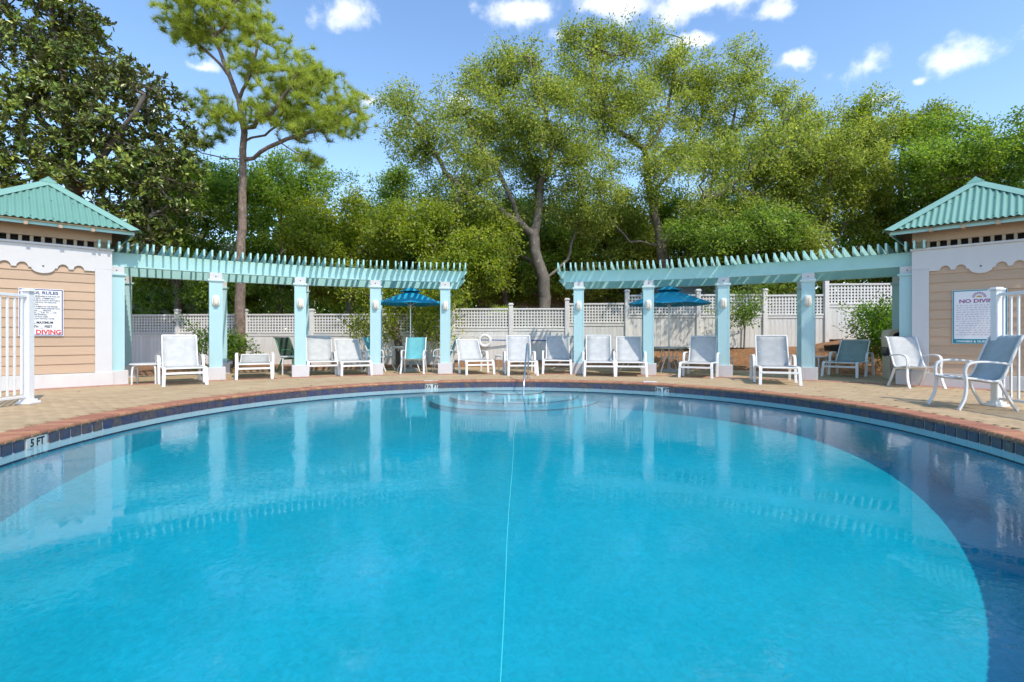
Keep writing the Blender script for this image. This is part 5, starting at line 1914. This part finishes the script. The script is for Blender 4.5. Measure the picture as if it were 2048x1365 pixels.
lobes = [Lb(635, 195, 95, 62, Y - 0.6), Lb(695, 235, 48, 46, Y - 1), Lb(590, 150, 66, 52, Y - 0.6), Lb(625, 250, 84, 30, Y - 0.9), Lb(540, 215, 56, 46, Y - 0.6), Lb(505, 225, 40, 30, Y - 0.8), Lb(455, 225, 34, 22, Y - 0.5),
         Lb(430, 35, 86, 60, Y + 0.4), Lb(345, 38, 36, 34, Y + 1.2), Lb(385, 75, 46, 36, Y + 1.0), Lb(505, 45, 50, 58, Y - 0.5), Lb(500, 120, 46, 40, Y - 0.4), Lb(400, -45, 90, 50, Y + 0.6), Lb(470, -35, 70, 50, Y),
         Lb(625, 322, 34, 14, Y - 1), Lb(410, 215, 40, 26, Y + 1), Lb(395, 290, 30, 18, Y + 0.8), Lb(430, 265, 36, 26, Y + 0.6), Lb(560, 90, 22, 26, Y - 0.5)]
g = np.random.default_rng(71)
root = thing('pine_tree', 'tall pine with bare reddish trunk and long needle plumes beside the pergola', 'tree', base)
pos, par, tips, tl, nl = grow(limbs, lobes, 2250, g, 0.3, 0.2, -0.05, 0.10, 3, 0.16)
nm = 1
while par[nm] == nm - 1 and pos[nm][2] > pos[nm - 1][2] - 0.1: nm += 1
pos -= np.array(base)
link('trunk', branch_mesh('trunk', pos, par, tips, 0.17, M['pine_bark'], 0.006, 0.5, 1.2, (nm, 0.19, 0.035)), root)
per = 70
nt = len(tips)
t = np.repeat(tips, per)
axis = unit(pos[tips] - pos[par[tips]] + np.array([0, 0, 0.25])) + np.array([0, 0, 0.35])
axis = np.repeat(unit(axis), per, axis=0)
D = unit(g.normal(size=(nt * per, 3)) * 0.85 + axis * 0.95)
P = pos[t] + (pos[par[t]] - pos[t]) * (g.random(nt * per)[:, None] * 0.9) + D * 0.01
Ln = g.uniform(0.17, 0.29, nt * per)[:, None]
S = unit(np.cross(D, g.normal(size=(nt * per, 3))))
wd = 0.006
tip = P + D * Ln + np.array([0, 0, -0.10]) * Ln
V = np.stack([P - S * wd, P + S * wd, tip], axis=1).reshape(-1, 3)
tint = np.repeat(g.random(nt), per) * 0.5 + g.random(nt * per) * 0.5
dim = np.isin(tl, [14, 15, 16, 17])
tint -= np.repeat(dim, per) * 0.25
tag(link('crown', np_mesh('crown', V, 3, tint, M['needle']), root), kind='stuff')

# magnolia
Y = 16.5
base = Vector((-13.9, Y, 0.0))
limbs = [[tuple(base)] + limb(Y, [(150, 420), (140, 300), (130, 180), (110, 60), (100, -40)]),
         limb(Y, [(148, 400), (200, 320, -0.8), (250, 250, -1.2), (290, 190, -1.2)]),
         limb(Y, [(145, 380), (230, 340, 0.8), (320, 330, 1.0), (370, 300, 1.1)]),
         limb(Y, [(140, 300), (80, 240, -0.8), (30, 160, -1.2)]),
         limb(Y, [(135, 240), (190, 160, 0.6), (240, 110, 0.8)]),
         limb(Y, [(150, 430), (80, 390, -1), (10, 350, -1.4)]),
         limb(Y, [(150, 440), (240, 430, -0.6), (330, 430, -0.8)])]
lobes = [Lb(70, 30, 120, 90, Y), Lb(165, 60, 62, 60, Y), Lb(20, 130, 110, 90, Y - 1), Lb(170, 150, 90, 70, Y - 0.6), Lb(250, 150, 40, 40, Y), Lb(90, 230, 110, 80, Y - 1.3), Lb(230, 230, 95, 75, Y - 0.8), Lb(310, 200, 50, 50, Y),
         Lb(330, 280, 70, 62, Y + 0.2), Lb(30, 330, 110, 70, Y - 1.2), Lb(160, 330, 110, 70, Y - 1.2), Lb(280, 350, 90, 60, Y - 0.6), Lb(355, 345, 50, 45, Y + 0.3), Lb(240, 430, 90, 50, Y - 0.5), Lb(330, 430, 55, 55, Y), Lb(300, 500, 50, 40, Y), Lb(120, -60, 80, 50, Y), Lb(385, 290, 26, 24, Y + 0.4)]
g = np.random.default_rng(81)
root = thing('magnolia_tree', 'magnolia with large glossy leaves and rusty undersides behind the sunlit pavilion', 'tree', base)
pos, par, tips, tl, nl = grow(limbs, lobes, 3500, g, 0.36, 0.25, 0.0, 0.25, 4, 0.2)
pos -= np.array(base)
link('trunk', branch_mesh('trunk', pos, par, tips, 0.26, M['bark'], 0.008), root)
per = 11
nt = len(tips)
t = np.repeat(tips, per)
axis = np.repeat(unit(unit(pos[tips] - pos[par[tips]]) + np.array([0, 0, 0.55])), per, axis=0)
D = unit(g.normal(size=(nt * per, 3)) * 0.75 + axis * 0.75)
P = pos[t] + D * 0.02 - axis * (g.random(nt * per)[:, None] * 0.16)
Nn = unit(axis - D * (axis * D).sum(1, keepdims=True) + g.normal(0, 0.18, D.shape))
Ln = g.uniform(0.11, 0.20, nt * per); Wn = Ln * g.uniform(0.40, 0.50, nt * per)
tint = np.repeat(g.random(nt), per) * 0.45 + g.random(nt * per) * 0.45
S = unit(np.cross(D, Nn)); Nn = unit(np.cross(S, D))
# six-point blade: base, two shoulders each side, tip; two quads folded along the midrib
def blade(P, D, S, Nn, L, W):
    L = L[:, None]; W = W[:, None]
    b = P; a1 = P + D * L * 0.34; a2 = P + D * L * 0.70 - Nn * L * 0.05; tp = P + D * L - Nn * L * 0.14
    r1 = a1 + S * W * 0.46 + Nn * W * 0.20; r2 = a2 + S * W * 0.40 + Nn * W * 0.17
    l1 = a1 - S * W * 0.46 + Nn * W * 0.20; l2 = a2 - S * W * 0.40 + Nn * W * 0.17
    return np.stack([b, r1, r2, tp, tp, l2, l1, b], axis=1).reshape(-1, 3)
# the 300 leaves that show largest are parts of their own
world = P + np.array(base)
px = CX + F * world[:, 0] / world[:, 1]; py = YH - F * (world[:, 2] - CZ) / world[:, 1]
vis = (px > 4) & (px < 420) & (py > 4) & (py < 440)
score = np.where(vis, Ln / world[:, 1] * (0.4 + np.abs(Nn[:, 1])), 0)
front = np.argsort(world[:, 1] + (~vis) * 100)[:2600]
top300 = front[np.argsort(-score[front])[:300]]
rest = np.ones(len(P), bool); rest[top300] = False
V = blade(P[rest], D[rest], S[rest], Nn[rest], Ln[rest], Wn[rest])
tag(link('crown', np_mesh('crown', V, 4, np.repeat(tint[rest], 2), M['magnolia_leaf']), root), kind='stuff')
e = np.eye(3)
protos = []
for q in (0.15, 0.4, 0.65, 0.85):
    Vq = blade(np.zeros((1, 3)), e[1:2], e[0:1], e[2:3], np.ones(1), np.full(1, 0.45))
    protos.append(np_mesh('leaf', Vq, 4, np.full(2, q), M['magnolia_leaf']))
for k in top300:
    mt = Matrix(((S[k, 0], D[k, 0], Nn[k, 0], 0), (S[k, 1], D[k, 1], Nn[k, 1], 0), (S[k, 2], D[k, 2], Nn[k, 2], 0), (0, 0, 0, 1)))
    o = link('leaf', protos[min(3, int(tint[k] * 4.4))], root)
    o.matrix_local = Matrix.Translation(Vector(P[k])) @ mt @ Matrix.Scale(float(Ln[k]), 4)

# small fan palm peeping over the fence
base = at(1003, 640, 19.2); base.z = 0.2
t = thing('fan_palm', 'small fan palm peeping over the fence beside a fence post', 'palm', base)
MB().tube([(0, 0, 0), (0.03, 0, 0.9), (0, 0, 1.55)], [0.09, 0.08, 0.06], 10).build('trunk', M['bark'], t, True)
r = random.Random(12)
for k in range(7):
    az = R(k * 51 + 20); el = R(r.uniform(15, 70))
    d = Vector((math.cos(az) * math.cos(el), math.sin(az) * math.cos(el), math.sin(el)))
    sd = d.cross(Vector((0, 0, 1))).normalized(); up = sd.cross(d)
    st = Vector((0, 0, 1.5)); hub = st + d * 0.3
    vs = [];
    for q in range(-7, 8):
        a = R(q * 11)
        dd = (d * math.cos(a) + sd * math.sin(a)).normalized()
        pn = dd.cross(up).normalized()
        vs += [hub, hub + dd * 0.25 + pn * 0.022, hub + dd * 0.52 - Vector((0, 0, 0.05 + 0.05 * abs(q) / 7)), hub + dd * 0.25 - pn * 0.022]
    vs += [st - sd * 0.01, st + sd * 0.01, hub + sd * 0.01, hub - sd * 0.01]
    me = np_mesh('frond', np.array([tuple(v) for v in vs]), 4, np.full(len(vs) // 4, 0.75), M['bush_leaf'])
    link('frond', me, t)

# ---------------------------------------------------------------- houses glimpsed between the trees
def house(label, loc, rz, w, d, h, rise, wins):
    t = thing('house', label, 'house', loc, rz, 'houses behind the trees')
    MB().box((0, 0, h / 2), (w, d, h)).build('wall', M['house'], t)
    b = MB()
    for k in range(int(h / 0.2)):
        b.box((0, -d / 2 - 0.006, 0.1 + k * 0.2), (w - 0.02, 0.014, 0.185))
    b.build('lap_siding', M['house'], t)
    o = 0.45
    rf = MB().prism([(-d / 2 - o, 0), (d / 2 + o, 0), (d / 2 + o, 0.12), (0, rise + 0.12), (-d / 2 - o, 0.12)], (-w / 2 - o, 0, h), (0, 1, 0), (0, 0, 1), (w + 2 * o, 0, 0))
    rf.build('roof', M['shingle'], t)
    for x, z, ww, hh in wins:
        f = MB().box((x, -d / 2 - 0.02, z), (ww + 0.16, 0.05, hh + 0.16)).build('window', M['white'], t)
        MB().box((x, -d / 2 - 0.047, z), (ww, 0.012, hh)).build('pane', M['pane'], f)
    return t


house('beige lap sided house glimpsed beside the sunlit pavilion post', (-19.2, 27.5, 0), R(8), 7, 6, 4.3, 1.7, [(1.5, 3.2, 0.9, 1.2), (-1.5, 3.2, 0.9, 1.2)])
house('grey roofed house glimpsed behind the leaning oak trunk', (3.0, 30.0, 0.2), R(-6), 9, 7, 2.9, 2.2, [(-2.4, 1.7, 1.0, 1.3), (2.4, 1.7, 1.0, 1.3)])
house('low grey roof glimpsed above the fence behind the shaded pergola', (9.6, 24.2, 0.5), R(-4), 5, 4, 2.2, 0.9, [(0.8, 1.3, 0.9, 1.0)])

# a few dry leaves blown onto the deck
g = np.random.default_rng(90)
pts = []
while len(pts) < 70:
    x, y = g.uniform(-9, 9), g.uniform(5, 15.5)
    if math.hypot(x - PC.x, y - PC.y) > PR + 0.4 and math.hypot(x, y - 1.74) < 15.2 and abs(x) < 1.05 * y:
        pts.append((x, y, 0.004))
P = np.array(pts); n = len(P)
ang = g.uniform(0, 6.28, n)
D = unit(np.stack([np.cos(ang), np.sin(ang), g.uniform(0.02, 0.12, n)], axis=1))
V = leaf_quads(P, D, np.tile(np.array([[0, 0, 1.0]]), (n, 1)), g.uniform(0.04, 0.08, n), g.uniform(0.02, 0.035, n), 0.15)
M['dry_leaf'] = leaf_mat('dry_leaves', (0.05, 0.03, 0.015), (0.16, 0.09, 0.035), (0.30, 0.18, 0.06), 0.8, 0.1)
tag(link('fallen_leaves', np_mesh('fallen_leaves', V, 4, g.random(n), M['dry_leaf'])), 'dry brown leaves scattered on the tan deck', 'leaves', kind='stuff')
